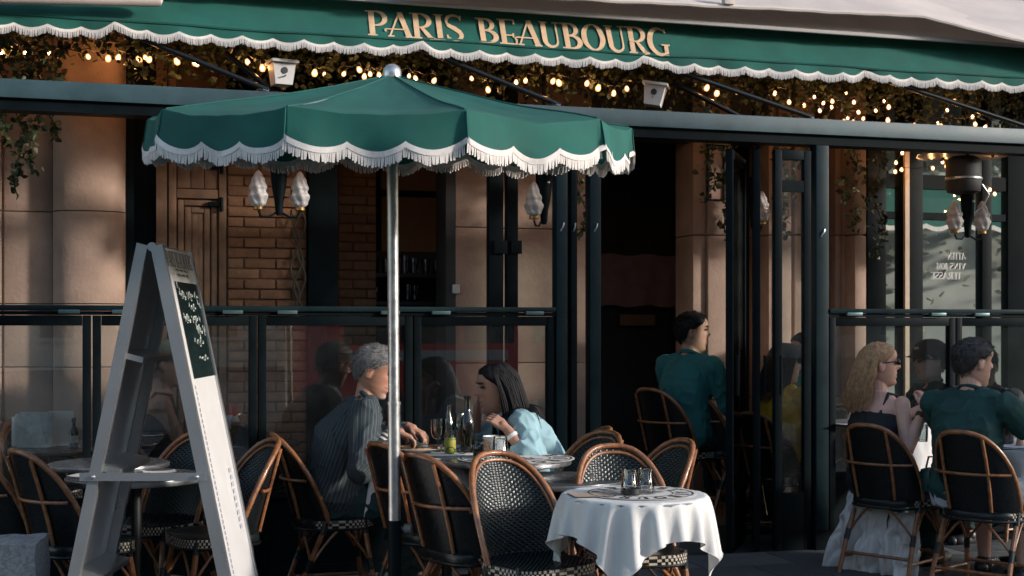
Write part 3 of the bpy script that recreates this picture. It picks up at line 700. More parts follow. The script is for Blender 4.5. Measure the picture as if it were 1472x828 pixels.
for i, (x, y) in enumerate(bl):
    v = .10 + .22 * ((i * 37) % 10) / 10 + (.6 if x < 215 else .3 if x > 1080 and i % 2 else 0); s = rnd.uniform(.62, .98)
    if x > 1080: s *= .85
    p = Vector((U(x, v), v, FZ(y, x, v))); pos.append(p)
    o = inst(bme, 'bulb', sl, Matrix.Translation(p) @ Matrix.Rotation(rnd.uniform(-.5, .5), 4, 'Y') @ Matrix.Scale(s, 4)); inst(skm, 'socket', o); inst(crm, 'filament', o)
pos.sort(key=lambda p: p.x)
b = MB()
for p, q in zip(pos, pos[1:]):
    a, c = p + Vector((0, 0, .045)), q + Vector((0, 0, .045)); m = (a + c) / 2 - Vector((0, 0, .02)); b.tube([a, m, c], .003, 4)
b.build('wire', m_wire, sl)
s2 = fempty('inner_string_lights', 0, 0, 0, 'few warm bulbs hanging inside near the patio heater', 'lights'); pos = []
for x, y in [(1297, 208), (1297, 219), (1288, 233), (1287, 246), (1296, 243), (1341, 241), (1355, 232), (1360, 238), (1423, 272), (1430, 278), (1409, 296)]:
    v = 1.12; p = Vector((U(x, v), v, FZ(y, x, v))); pos.append(p); o = inst(bme, 'bulb', s2, Matrix.Translation(p) @ Matrix.Scale(.7, 4)); inst(crm, 'filament', o)
b = MB()
for p, q in zip(pos, pos[1:]): b.tube([p + Vector((0, 0, .012)), (p + q) / 2, q + Vector((0, 0, .012))], .002, 4)
b.build('wire', m_wire, s2)

# bird boxes
def birdbox(px, py, v, label, rz, sc, roll=0.):
    s = sc; r = empty('bird_box', label=label, cat='bird box', group='white bird boxes in the ivy', M=FM @ Matrix.Translation((U(px, v), v, FZ(py, px, v))) @ Matrix.Rotation(rz, 4, 'Z') @ Matrix.Rotation(roll, 4, 'Y') @ Matrix.Scale(s, 4))
    b = MB(); vs = [(-.05, -.05, 0), (.05, -.05, 0), (.05, .05, 0), (-.05, .05, 0), (-.066, -.06, .12), (.066, -.06, .12), (.066, .06, .12), (-.066, .06, .12)]
    b.add(vs, [(3, 2, 1, 0), (4, 5, 6, 7), (0, 1, 5, 4), (1, 2, 6, 5), (2, 3, 7, 6), (3, 0, 4, 7)]); b.build('box', m_white, r, smooth=False)
    b = MB(); b.bb(-.08, .08, -.085, .075, .121, .138, bev=.003); b.build('roof', m_white, r)
    b = MB(); R = Matrix.Rotation(RAD(90), 3, 'X'); b.lathe([(.019, -.002), (.019, .004)], 14, (0, -.057, .078), R=R); b.build('entry_hole', m_wire, r)
    b = MB(); b.tube([(0, -.055, .045), (0, -.085, .045)], .004, 6); b.build('perch', m_oldwood, r)
birdbox(405, 123, .12, 'white bird box beside the umbrella slope, above the short prop', RAD(10), 1.0)
birdbox(938, 152, .14, 'white bird box tilted in the ivy above the entrance', RAD(-28), 1.0, RAD(10))

# ================================================================ twin glass flame lamps
fl = [(.020, 0), (.040, .015), (.052, .045), (.056, .075), (.047, .10), (.050, .125), (.040, .15), (.036, .165), (.028, .185), (.022, .20), (.010, .215), (.001, .225)]
def interp_(tab, z):
    for (ra, a), (rc, c) in zip(tab, tab[1:]):
        if z <= c: return ra + (rc - ra) * (z - a) / (c - a)
    return tab[-1][0]
def lamp(px, v, y_base, label, arms=(-1, 1), gap=.125, sc=1., zc=CEIL):
    zb = FZ(y_base, px, v); r = fempty('flame_lamp', U(px, v), v, zb, label, 'lamp', 'twin flame shaped glass lamps')
    b = MB(); top = zc - zb
    b.lathe([(.014, -.02), (.022, .0), (.024, .03), (.028, .07), (.040, .13), (.048, .20), (.054, .30), (.056, .34), (.03, .35)], 14); b.build('body', m_black, r)
    b = MB(); b.tube([(0, 0, .33), (0, 0, top)], .012, 8); b.build('drop_rod', m_black, r)
    for sx in arms:
        b = MB(); b.tube([(sx * .02, 0, -.005), (sx * gap * .5, -.01, -.03), (sx * gap * .85, -.01, -.03), (sx * gap, -.01, .005)], .007, 7); ar = b.build('arm', m_black, r)
        b = MB(); b.lathe([(.016, 0), (.03, .005), (.031, .02), (.026, .024)], 14, (sx * gap, -.01, .008)); b.build('cup', m_brass, ar)
        b = MB()
        prof = []
        for k_ in range(34): z = .22 * k_ / 33; prof.append((interp_(fl, z), z))
        n = 40; vs = []
        for (rr, z) in prof:
            for k in range(n):
                q = 2 * PI * k / n; a = 1 + (.10 * math.cos(6 * q + z * 42) + .05 * math.sin(z * 120)) * min(1, z / .02); vs.append((sx * gap + rr * a * math.cos(q), -.01 + rr * a * math.sin(q), z + .028))
        N = len(prof); b.add(vs, [(i * n + k, i * n + (k + 1) % n, (i + 1) * n + (k + 1) % n, (i + 1) * n + k) for i in range(N - 1) for k in range(n)]); b.build('shade', m_frost, r, smooth='all')
    b = MB(); b.ball((.015, -.046, .24), .012, 8, 6); b.build('stud', m_alu, r)
lamp(401, .55, 305, 'twin flame lamp hanging in front of the brick wall under the umbrella fringe')
lamp(782, .45, 318, 'twin flame lamp half hidden by the teal post', arms=(-1,), gap=.07)
lamp(1391, .75, 338, 'twin flame lamp hanging below the patio heater by the big window', gap=.115)
lamp(1083, 1.0, 325, 'flame lamp seen between the folded door leaves', arms=(1,), gap=.06)
# patio heater
v = .75; r = fempty('patio_heater', U(1385, v), v, FZ(300, 1385, v), 'dark hanging patio heater with a wide pale reflector dish above the glass lamp', 'heater')
b = MB(); zz = FZ(222, 1385, v) - FZ(300, 1385, v); b.lathe([(.33, zz - .012), (.325, zz), (.16, zz + .028), (.05, zz + .045), (.001, zz + .046)], 32, cap=False); b.build('reflector', mat('heater_dish', (.36, .38, .38), .35, .8, var=.1), r)
b = MB(); b.lathe([(.05, .10), (.115, .12), (.125, .16), (.125, zz - .04), (.08, zz - .014)], 20); b.build('burner', m_dark, r)
b = MB(); b.lathe([(.127, .205), (.131, .21), (.131, .222), (.127, .226)], 20); b.build('ring', m_alu, r)
b = MB(); b.tube([(.09, -.09, .17), (.14, -.10, .10), (.10, -.1, .02), (.05, -.06, -.04)], .008, 7); b.build('gas_hose', m_alu, r)
b = MB(); b.tube([(0, 0, zz + .04), (0, 0, CEIL - FZ(300, 1385, v))], .014, 8); b.build('drop_rod', m_black, r)
# ================================================================ rattan bistro chair
m_cane = mat('rattan_cane', (.25, .088, .032), .36, var=.35, vs=26, bump=.15, bs=90, coat=.3, col2=(.36, .145, .055))
m_weaveA = mat('black_woven_strip', (.009, .012, .012), .32, var=.3, vs=60, spec=.35)
m_weaveB = mat('green_black_woven_strip', (.020, .029, .028), .34, var=.3, vs=60, spec=.35)
m_wrap = mat('black_binding', (.006, .008, .009), .3, var=.2, vs=80, bump=.15, bs=200, spec=.4)
m_weaveC = mat('cream_woven_strip', (.50, .42, .33), .5, var=.15, vs=60)
def back_pt(a, z):            # point of the curved back: a = angle round the sitter, z = height
    t = (z - .45) / .45
    return Vector((.222 * math.sin(a) * (1 + .06 * math.sin(PI * max(0, min(1, t)))), -.015 - .185 * math.cos(a) - .105 * t - .02 * t * t, z))
AM = RAD(78)
def arch_z(a): return .45 + .445 * max(0., 1 - (abs(a) / AM) ** 2.6) ** .62
def arch_line(n=40, off=0.):
    out = []
    for i in range(n + 1):
        q = PI * i / n; c = math.cos(q)
        a = -AM * (abs(c) ** .72) * (1 if c > 0 else -1); z = .45 + (.445 - off) * (max(0, 1 - (abs(a) / AM) ** 2.6)) ** .62
        a *= (1 - off * 3.2); out.append(back_pt(a, z))
    return out
def make_chair():
    r = empty('rattan_chair')
    b = MB(); al = arch_line(); b.tube(al, [.0152 if i % 7 == 3 else .0134 for i in range(len(al))], 10); b.build('back_frame', m_cane, r)
    b = MB(); a2 = [p + Vector((0, .006, 0)) for p in arch_line(40, .030)]; b.tube(a2, .008, 8); b.build('inner_frame', m_cane, r)
    # woven back: two sets of ribbons
    b = MB(); na, dz = 38, .0108
    A = [-AM * .93 + 2 * AM * .93 * i / (na - 1) for i in range(na)]
    def nrm(a): return Vector((math.sin(a), -math.cos(a), .25)).normalized()
    wv = .0036
    for i, a in enumerate(A):
        zt = arch_z(a) - .012; m = int((zt - .462) / (dz / 2)); vs = []
        if m < 4: continue
        da = .60 * (A[1] - A[0]) / 2
        for k in range(m + 1):
            z = .462 + k * dz / 2; o = wv * math.cos(PI * (k / 2 + i)) if True else 0
            n = nrm(a); vs += [back_pt(a - da, z) + n * o, back_pt(a + da, z) + n * o]
        b.add(vs, [(2 * k, 2 * k + 1, 2 * k + 3, 2 * k + 2) for k in range(m)])
    j = 0; z = .462
    while z < .875:
        am = AM * .95
        while am > 0 and arch_z(am) - .012 < z: am -= .01
        if am > .06:
            vs = []; st = (A[1] - A[0]) / 2; m = int(2 * am / st)
            for k in range(m + 1):
                a = -am + 2 * am * k / m; ph = (a - A[0]) / (A[1] - A[0]); o = -wv * math.cos(PI * (j + ph)); n = nrm(a)
                vs += [back_pt(a, z - dz * .38) + n * o, back_pt(a, z + dz * .38) + n * o]
            b.add(vs, [(2 * k, 2 * k + 1, 2 * k + 3, 2 * k + 2) for k in range(m)], 1)
        z += dz; j += 1
    o = b.build('back_weave', [m_weaveA, m_weaveB], r, smooth='all'); tag(o, kind='stuff')
    b = MB(); grid = []
    for i in range(25):
        a = -AM * .95 + 2 * AM * .95 * i / 24; zt = max(.47, arch_z(a) - .010)
        grid.append([back_pt(a, .455 + (zt - .455) * k / 8) + Vector((math.sin(a), -math.cos(a), 0)) * .007 for k in range(9)])
    b.sheet(grid); b.build('back_lining', m_wrap, r, smooth='all')
    # rear sticks and cross bar
    for s in (-1, 1):
        a = s * RAD(30); b = MB()
        b.tube([back_pt(a, z) + Vector((math.sin(a), -math.cos(a), 0)) * .018 for z in (.46, .56, .66, .76, arch_z(a) - .012)], .0095, 8); b.build('rear_stick', m_cane, r)
    b = MB(); b.tube([back_pt(RAD(q), .665) + Vector((math.sin(RAD(q)), -math.cos(RAD(q)), 0)) * .020 for q in range(-60, 61, 12)], .0085, 8); b.build('cross_bar', m_cane, r)
    # seat
    def seat_out(sc=1., n=40):
        out = []
        for i in range(n):
            q = 2 * PI * i / n; e = .62; c, s_ = math.cos(q), math.sin(q)
            x = .215 * sc * (abs(c) ** e) * (1 if c > 0 else -1); y = .205 * sc * (abs(s_) ** e) * (1 if s_ > 0 else -1)
            x *= 1 + .06 * (y / .2); out.append((x, y + .0))
        return out
    so = seat_out(); n = len(so)
    b = MB(); vs = []
    for sc, z in ((1, .418), (1.01, .43), (1.01, .445), (.98, .457), (.90, .459), (.6, .452), (.2, .449)):
        for x, y in so: vs.append((x * sc, y * sc, z))
    b.add(vs, [(k * n + i, k * n + (i + 1) % n, (k + 1) * n + (i + 1) % n, (k + 1) * n + i) for k in range(6) for i in range(n)] + [tuple(range(n - 1, -1, -1)), tuple(6 * n + i for i in range(n))])
    b.build('seat', m_weaveA, r)
    # seat top weave: ribbons
    b = MB(); st = .0125
    k = -16
    while k <= 16:
        y = k * st; hw = .200 * (1 - max(0, abs(y) / .205 - .55) ** 2 * 1.3) * (1 + .06 * y / .2); m = int(2 * hw / st) * 2; vs = []
        for i in range(m + 1):
            x = -hw + 2 * hw * i / m; o = .0022 * math.cos(PI * (x / st + k)); zz = .4605 - .008 * (1 - min(1, (x * x + y * y) / .03)) + o
            vs += [(x, y - st * .38, zz), (x, y + st * .38, zz)]
        b.add(vs, [(2 * i, 2 * i + 1, 2 * i + 3, 2 * i + 2) for i in range(m)]); k += 1
    o = b.build('seat_weave', m_weaveB, r, smooth='all'); tag(o, kind='stuff')
    # checked seat edge: cream and black squares, two rows
    b = MB(); big = seat_out(1.012, 112)
    for row in range(3):
        for i in range(112):
            if (i + row) % 2: continue
            p, q = big[i], big[(i + 1) % 112]
            if p[1] < -.12: continue
            z0 = .412 + row * .0145; z1 = z0 + .0125
            b.add([(p[0], p[1], z0), (q[0], q[1], z0), (q[0], q[1], z1), (p[0], p[1], z1), (p[0] * 1.012, p[1] * 1.012, z0 + .002), (q[0] * 1.012, q[1] * 1.012, z0 + .002), (q[0] * 1.012, q[1] * 1.012, z1 - .002), (p[0] * 1.012, p[1] * 1.012, z1 - .002)],
                  [(4, 5, 6, 7), (0, 1, 5, 4), (1, 2, 6, 5), (2, 3, 7, 6), (3, 0, 4, 7)])
    o = b.build('seat_edge_weave', m_weaveC, r, smooth=False); tag(o, kind='stuff')
    b = MB(); b.tube([(x * 1.015, y * 1.015, .408) for x, y in so], .008, 6, closed=True); b.build('seat_rim', m_wrap, r)
    # legs with bindings, braces, stretchers
    feet = {}
    for sx in (-1, 1):
        for fy in (-1, 1):
            top = Vector((sx * (.205 if fy < 0 else .19), fy * .135 if fy > 0 else -.06, .44)); ft = Vector((sx * .225, .205 if fy > 0 else -.235, 0))
            feet[(sx, fy)] = (top, ft)
            b = MB(); mid = top.lerp(ft, .5) + Vector((0, -.012 if fy < 0 else 0, 0)); b.tube([top, mid, ft], [.0145, .0145, .013], 9); nd = top.lerp(ft, .82); b.ball(nd, .0150, 9, 6); lg = b.build('leg', m_cane, r)
            b = MB(); p, q = top.lerp(ft, .42), top.lerp(ft, .56); d = Vector((0, -.010 if fy < 0 else 0, 0)); b.tube([p + d, q + d], .0168, 9); b.build('binding', m_wrap, lg)
            b = MB(); b.tube([top + Vector((0, 0, .025)), top.lerp(ft, .13)], .0178, 9); b.build('top_binding', m_wrap, lg)
            for (tx, ty) in ((0., fy * .17), (sx * .20, .02)):
                s0 = top.lerp(ft, .48); e = Vector((s0.x * .45 + tx * .55, s0.y * .45 + ty * .55, .405)) if False else Vector((sx * .06, ty, .405)) if tx == 0 else Vector((sx * .205, .02 + fy * .02, .405))
                c = Vector(((s0.x + e.x) / 2, (s0.y + e.y) / 2, .335)); b = MB(); b.tube([s0, s0.lerp(c, .6) , c.lerp(e, .35), e], .0075, 7); b.build('brace', m_cane, r)
    def foot(k, t): a, c = feet[k]; return a.lerp(c, t) + Vector((0, -.006 if k[1] < 0 else 0, 0))
    for (k1, k2, t) in (((-1, -1), (1, -1), .72), ((-1, 1), (1, 1), .72), ((-1, -1), (-1, 1), .78), ((1, -1), (1, 1), .78)):
        b = MB(); b.tube([foot(k1, t), foot(k2, t)], .010, 8); b.build('stretcher', m_cane, r)
    return r
proto = make_chair(); used = [False]
PROTO_KIDS = {}
def walk(o): PROTO_KIDS[o] = list(o.children); [walk(c) for c in o.children]
bpy.context.view_layer.update(); walk(proto)
def cp(o, parent=None):
    c = o.copy(); COL.objects.link(c); c.parent = parent
    for ch in PROTO_KIDS.get(o, []): cp(ch, c)
    return c
def chair(x, y, f, label, z=0., sc=.968):
    o = proto if not used[0] else cp(proto); used[0] = True
    o.location = (x, y, z); o.rotation_euler = (0, 0, look(f)); o.scale = (sc, sc, sc)
    tag(o, label, 'chair', 'black and tan rattan bistro chairs'); return o
CH = .012                                   # top of the paving
def fc(px, Y): return at(px, Y)
chair(.10, 5.50, (.60, -.80), 'rattan chair with its glossy woven back turned to the street, touching the white clothed table', CH)
chair(.53, 5.80, (.25, -.97), 'rattan chair tucked behind the draped white cloth with two tumblers', CH)
chair(-.93, 6.85, (.96, .28), 'rattan chair with the man in the striped shirt sitting on it', CH)
chair(-.39, 6.40, (.80, .60), 'rattan chair seen from behind just beyond the umbrella pole', CH)
chair(-.17, 5.86, (.80, .60), 'rattan chair seen from behind between the umbrella pole and the glossy woven one', CH)
chair(.22, 7.12, (-.96, -.20), 'rattan chair with the woman in the pale blue top sitting on it', CH)
chair(.27, 6.70, (-.74, -.67), 'empty rattan chair in front of the woman in pale blue', CH)
chair(.56, 6.27, (-.9, -.44), 'empty rattan chair with its arch showing over the one behind the white table', CH)
chair(-1.97, 6.05, (.72, .69), 'rattan chair seen from behind between the stone block and the folding board', CH)
chair(-2.33, 6.30, (.72, .69), 'rattan chair seen from behind above the stone block', CH)
chair(-1.42, 6.28, (-.86, -.5), 'rattan chair beside the white face of the folding board, facing the grey table', CH)
chair(-1.78, 6.66, (-.55, -.83), 'rattan chair behind the folding board at the grey tables', CH)
chair(2.20, 7.62, (.72, .69), 'rattan chair with the blonde woman sitting on it', CH)
chair(2.56, 7.12, (.72, .69), 'rattan chair with the man in the dark green shirt sitting on it', CH)
chair(1.13, 8.98, (.75, .66), 'rattan chair in the entrance with the man in the teal shirt on it', .15)
chair(1.46, 9.12, (.92, .4), 'rattan chair in the entrance beside the man in teal', .15)
chair(1.80, 8.82, (.80, .6), 'rattan chair with the diner in the yellow jacket behind the door glass', .0)
chair(-2.03, 7.85, (.9, .3), 'rattan chair inside the glass with the capped diner', .0)
chair(-1.35, 7.85, (.75, .65), 'empty rattan chair inside the glass behind the man in stripes', .0)
chair(-2.80, 7.9, (.6, -.75), 'empty rattan chair inside the glass by the stone wall', .0)

# ================================================================ tables
m_zinc = mat('grey_zinc_top', (.17, .175, .18), .28, .7, var=.2, vs=6)
m_castiron = mat('black_cast_iron', (.012, .013, .014), .45, var=.2)
m_cloth = mat('white_table_cloth', (.74, .71, .67), .85, var=.05, vs=5, bump=.12, bs=160, trl=.10)
m_paper = mat('off_white_paper', (.66, .61, .55), .8, var=.06, vs=14)
m_kraft = mat('kraft_paper', (.40, .31, .24), .85, var=.12, vs=12)
m_ink = mat('black_ink', (.02, .022, .025), .7)
def table(x, y, R, label, z=.74, z0=CH, top=None):
    r = empty('round_table', (x, y, z0), 0, label, 'table', 'small round pedestal tables'); h = z - z0
    b = MB(); b.lathe([(R * .3, h - .03), (R - .01, h - .028), (R, h - .022), (R + .002, h - .012), (R, h - .002), (R - .008, h), (.001, h)], 48); b.build('table_top', top or m_zinc, r)
    b = MB(); b.lathe([(R + .003, h - .026), (R + .006, h - .022), (R + .006, h - .006), (R + .003, h - .003)], 48, cap=False); b.build('rim', m_alu, r)
    b = MB(); b.lathe([(.03, .03), (.028, .06), (.024, .3), (.024, h - .06), (.05, h - .032)], 14); b.build('column', m_castiron, r)
    for k in range(4):
        q = RAD(45 + 90 * k); b = MB(); b.tube([(.02 * math.cos(q), .02 * math.sin(q), .06), (.12 * math.cos(q), .12 * math.sin(q), .045), (.21 * math.cos(q), .21 * math.sin(q), .012)], [.022, .018, .014], 8); b.build('foot', m_castiron, r)
    return r
T2 = (.505, 5.40)
table(T2[0] - .005, T2[1], .296, 'round table hidden under the white draped cloth with two upturned tumblers')
table(-.34, 6.90, .34, 'round table of the lunching couple under a white cloth', .785)
table(-.03, 6.56, .32, 'round table under the printed paper mat in front of the woman in blue', .775)
table(.215, 6.13, .30, 'bare grey metal table between the two woven chair backs', .725)
table(-2.02, 6.62, .29, 'grey round table with a shiny rim near the glass, beside the chairs', .75)
table(-1.74, 6.12, .31, 'grey round table with papers and a black ashtray behind the folding board', .74)
table(2.98, 7.72, .36, 'table of the couple by the right glass, with a sauce bottle on it', .75)
table(-2.55, 7.62, .33, 'table inside the glass beside the stone wall, with menus on it', .74, 0.)
table(-1.62, 7.98, .33, 'table inside the glass in front of the capped diner', .74, 0.)
table(-.85, 8.0, .33, 'table inside the glass behind the man in stripes', .76, 0.)
table(2.45, 8.72, .38, 'table inside the right glass with white plates behind the blonde woman', .80, 0.)

# draped cloths: flat disc, then folds falling to pointed corners
def cloth(x, y, R, z, side, label, seed, rot, drop=1., mname=m_cloth):
    r = empty('table_cloth', (x, y, z), 0, label, 'cloth'); rg = random.Random(seed)
    N, K = 144, 16; grid = []
    ph = [rg.uniform(0, 6.28) for _ in range(6)]
    for k in range(K + 1):
        row = []
        for i in range(N + 1):
            q = 2 * PI * i / N
            qq = (q - rot) % (PI / 2) - PI / 4                  # square cloth: distance to its edge in this direction
            edge = side / math.cos(qq); hang = max(.02, edge - R) * drop
            if k <= 5:
                rr = R * k / 5 * 1.0; zz = .002; p = Vector((rr * math.cos(q), rr * math.sin(q), zz))
                if k == 5: p.z = -.002
            else:
                t = (k - 5) / (K - 5); L = hang * t
                corner = abs(qq) / (PI / 4)                     # 1 at corners
                fold = (.35 + .65 * corner ** 2) * math.cos(4 * 2 * ((q - rot)) + 0) * .0
                fold += .020 * math.sin(q * 7 + ph[0]) * t + .022 * math.sin(q * 13 + ph[1]) * t + .016 * math.sin(q * 4 + ph[2]) * t
                dl = PI / 4 - abs(qq); dl = dl if qq < 0 else -dl; fold += t * (.060 * math.cos(dl * 10) * math.exp(-(dl / .5) ** 2) - .035 * (1 - math.exp(-(dl / .35) ** 2)))
                tw = (.10 * math.sin(q * 7 + ph[0] + 1.2) * t + .05 * math.sin(q * 13 + ph[4]) * t) * (.5 + corner * .7)
                rr = R + .006 + .012 * min(1, t * 4) + max(-.035, fold) + .05 * corner * t * (1 - t)
                zz = -.006 - L * (1 - .03 * math.sin(q * 7 + ph[0]))
                p = Vector((rr * math.cos(q + tw), rr * math.sin(q + tw), zz))
            if k > 4: w_ = min(1, (k - 4) / 4); p += Vector((noise.noise(p * 9 + Vector((seed, 0, 0))), noise.noise(p * 9 + Vector((0, seed, 5))), .3 * noise.noise(p * 12))) * .011 * w_ + Vector((math.cos(q), math.sin(q), 0)) * .006 * w_ * (1 - 2 * abs(noise.noise(p * 22)))
            row.append(p)
        grid.append(row)
    b = MB(); b.sheet(grid); o = b.build('drape', mname, r, smooth='all')
    md = o.modifiers.new('s', 'SUBSURF'); md.levels = 1; md.render_levels = 1
    return r
def sim_cloth(R, half, rot, seed, N=58, steps=260, iters=14):
    """a square cloth let fall over a round table top (verlet, numpy); returns grid of points, table top at z=0"""
    rs = np.random.RandomState(seed); L = 2 * half / (N - 1)
    gx, gy = np.meshgrid(np.linspace(-half, half, N), np.linspace(-half, half, N), indexing='ij')
    c, s = math.cos(rot), math.sin(rot)
    P = np.stack([gx * c - gy * s, gx * s + gy * c, np.full_like(gx, .012) + .002 * rs.randn(N, N)], -1); Q = P.copy()
    def solve(A, B, rest, k):
        d = B - A; l = np.linalg.norm(d, axis=-1, keepdims=True) + 1e-9; corr = d * ((l - rest) / l) * .5 * k; A += corr; B -= corr
    for it in range(steps):
        V = (P - Q) * .965; Q = P.copy(); P = P + V; P[..., 2] -= .00035
        P[..., :2] += rs.randn(N, N, 2) * .00012 * (it < steps * .6)
        for _ in range(iters):
            for o in (0, 1):
                solve(P[o:N - 1:2], P[o + 1:N:2], L, 1.) if (N - 1 - o) % 2 == 1 else solve(P[o:N - 2:2], P[o + 1:N - 1:2], L, 1.)
                a = P[:, o:N - 1:2]; b_ = P[:, o + 1:N:2]; m = min(a.shape[1], b_.shape[1]); solve(a[:, :m], b_[:, :m], L, 1.)
            for o in (0, 1):
                for a, b_ in ((P[o:N - 1:2, :-1], P[o + 1:N:2, 1:]), (P[o:N - 1:2, 1:], P[o + 1:N:2, :-1])):
                    m = min(a.shape[0], b_.shape[0]); solve(a[:m], b_[:m], L * 1.41421, .35)
            for o in (0, 1, 2, 3):
                a, b_ = P[o:N - 2:4], P[o + 2:N:4]; m = min(len(a), len(b_)); solve(a[:m], b_[:m], 2 * L, .05)
                a, b_ = P[:, o:N - 2:4], P[:, o + 2:N:4]; m = min(a.shape[1], b_.shape[1]); solve(a[:, :m], b_[:, :m], 2 * L, .05)
            r = np.linalg.norm(P[..., :2], axis=-1); on = (r < R + .002) & (P[..., 2] < .003)
            top = on & (P[..., 2] > -.022); P[..., 2] = np.where(top, .003, P[..., 2])
            side = on & ~top; f = np.where(side, (R + .003) / np.maximum(r, 1e-6), 1.); P[..., 0] *= f; P[..., 1] *= f
            Q[top] = P[top] * .5 + Q[top] * .5
    return P

r = empty('table_cloth', (T2[0] - .005, T2[1], .741), 0, 'white cloth draped in pointed folds over the table with two tumblers', 'cloth')
Pc = sim_cloth(.300, .445, RAD(30), 3); b = MB(); b.sheet([[Vector(Pc[i, j]) for j in range(Pc.shape[1])] for i in range(Pc.shape[0])]); o = b.build('drape', m_cloth, r, smooth='all'); md = o.modifiers.new('s', 'SUBSURF'); md.levels = 1; md.render_levels = 1
hm = [Pc[i, 0] for i in range(58)] + [Pc[57, j] for j in range(1, 58)] + [Pc[i, 57] for i in range(56, -1, -1)] + [Pc[0, j] for j in range(56, 0, -1)]
b = MB(); b.tube([Vector(q) for q in hm], .0022, 5, closed=True); b.build('hem', m_cloth, r)
cloth(-.34, 6.90, .343, .787, .48, 'white cloth over the lunching couple\'s table', 8, RAD(20), 1.0)
cloth(2.98, 7.72, .363, .752, .60, 'white cloth on the table of the couple by the right glass', 9, RAD(10), 1.0)
cloth(2.45, 8.72, .383, .802, .56, 'white cloth on the table inside the right glass', 11, RAD(10), 1.0)
def ring_print(b, R0, R1, z, n=64, sx=1., x=0., y=0.):
    vs = []
    for i in range(n):
        q = 2 * PI * i / n; vs += [(x + R0 * math.cos(q), y + R0 * math.sin(q), z), (x + R1 * math.cos(q), y + R1 * math.sin(q), z)]
    b.add(vs, [(2 * i, 2 * i + 1, (2 * i + 3) % (2 * n), (2 * i + 2) % (2 * n)) for i in range(n)])
def printed_mat(x, y, z, R, rot, label, mname=m_paper):
    r = empty('paper_mat', (x, y, z), rot, label, 'place mat')
    b = MB(); b.lathe([(R, 0), (R, .001), (.001, .0012)], 56); b.build('sheet', mname, r, smooth=False)
    b = MB(); ring_print(b, R * .93, R * .96, .0022); b.build('outer_ring', m_ink, r, smooth=False)
    b = MB(); ring_print(b, R * .58, R * .60, .0022); b.build('inner_ring', m_ink, r, smooth=False)
    txt = 'PARISBEAUBOURG'; q = RAD(200)
    for c in txt:
        def fn(lx, ly, d, q=q): rr = R * (.64 + .25 * ly); a = q - lx * .40; return Vector((rr * math.cos(a), rr * math.sin(a), .002 + d))
        b = MB(); stroke_mesh(b, GL[c][1], fn, .0006); b.build('letter', m_ink, r, smooth=False); q -= .42
    rg = random.Random(int(R * 1000)); 
    for k in range(7):
        cx, cy_ = rg.uniform(-.3, .3) * R, rg.uniform(-.3, .3) * R
        st = [(cx + .12 * R * math.cos(t * 1.1 + k) * (1 + .1 * t), cy_ + .10 * R * math.sin(t * 1.4 + k), .004) for t in range(7)]
        b = MB(); stroke_mesh(b, [st], lambda lx, ly, d: Vector((lx, ly, .002 + d)), .0006); b.build('sketch_line', m_ink, r, smooth=False)
printed_mat(.525, 5.40, .7475, .225, RAD(-20), 'round printed paper mat on the draped table')
printed_mat(.02, 6.54, .7775, .29, RAD(60), 'round printed paper mat before the woman in blue')
def flat_sheet(x, y, z, w, d, rz, label, m, name='paper_sheet', cat='paper', th=.002, curl=.006):
    r = empty(name, (x, y, z), rz, label, cat); g2 = [[Vector((w * (i / 6 - .5), d * (j / 5 - .5), th + curl * (abs(i / 6 - .5) * 2) ** 3)) for j in range(6)] for i in range(7)]
    b = MB(); b.sheet(g2); b.sheet([[p - Vector((0, 0, th * .8)) for p in row] for row in g2]); o = b.build('sheet', m, r)
    return r
flat_sheet(.335, 5.345, .7475, .20, .15, RAD(12), 'kraft paper menu lying at the edge of the draped table', m_kraft, 'menu_sheet', 'menu', curl=.001)
flat_sheet(-1.66, 6.22, .742, .15, .10, RAD(20), 'folded paper bill on the grey table behind the board', m_paper)
flat_sheet(-1.93, 6.05, .742, .17, .11, RAD(-10), 'paper napkin on the grey table, seen through the board legs', m_paper)
# tumblers
m_tumb = glass_mat('tumbler_glass', (.90, .92, .93), 3.2, .02)
tg = MB(); prof = [(.036, 0), (.0365, .004), (.029, .085), (.028, .094), (.024, .097), (.002, .097), (.002, .088), (.022, .085), (.0245, .082), (.0335, .003), (.0335, 0)]
tg.lathe(prof, 40, cap=False, lobes=10, lamp=.022); tgm = tg.mesh('tumbler', m_tumb)
def tumbler(x, y, z, label, sc=1.):
    r = empty('tumbler', (x, y, z), 0, label, 'glass', 'upturned tumblers'); o = inst(tgm, 'glass_body', r); o.scale = (sc, sc, sc)
    b = MB(); b.lathe([(.0368 * sc, .0), (.0385 * sc, .003), (.0368 * sc, .007)], 28, cap=False); b.build('lip', m_tumb, r)
a = at(905, 5.39); tumbler(a.x, 5.39, .7495, 'upturned glass tumbler above the black ashtray dish')
a = at(928, 5.44); tumbler(a.x, 5.44, .7495, 'upturned glass tumbler touching its twin on the draped table')
a = at(719, 6.50); tumbler(a.x, 6.50, .7805, 'upturned glass tumbler on the printed mat by the woman', 1.15)
def dish(x, y, z, label, s=1.):
    r = empty('ashtray', (x, y, z), 0, label, 'ashtray'); b = MB(); b.lathe([(.036 * s, 0), (.042 * s, .006), (.042 * s, .032 * s), (.036 * s, .034 * s), (.033 * s, .012), (.001, .010)], 24); b.build('bowl', m_castiron, r)
    for k in range(3): q = k * 2.1; b = MB(); b.tube([(.034 * s * math.cos(q), .034 * s * math.sin(q), .0345 * s), (.044 * s * math.cos(q), .044 * s * math.sin(q), .0345 * s)], .004, 6); b.build('rest', m_castiron, r)
a = at(908, 5.325); dish(a.x, 5.325, .7485, 'small black ashtray dish in front of the two tumblers', .85)
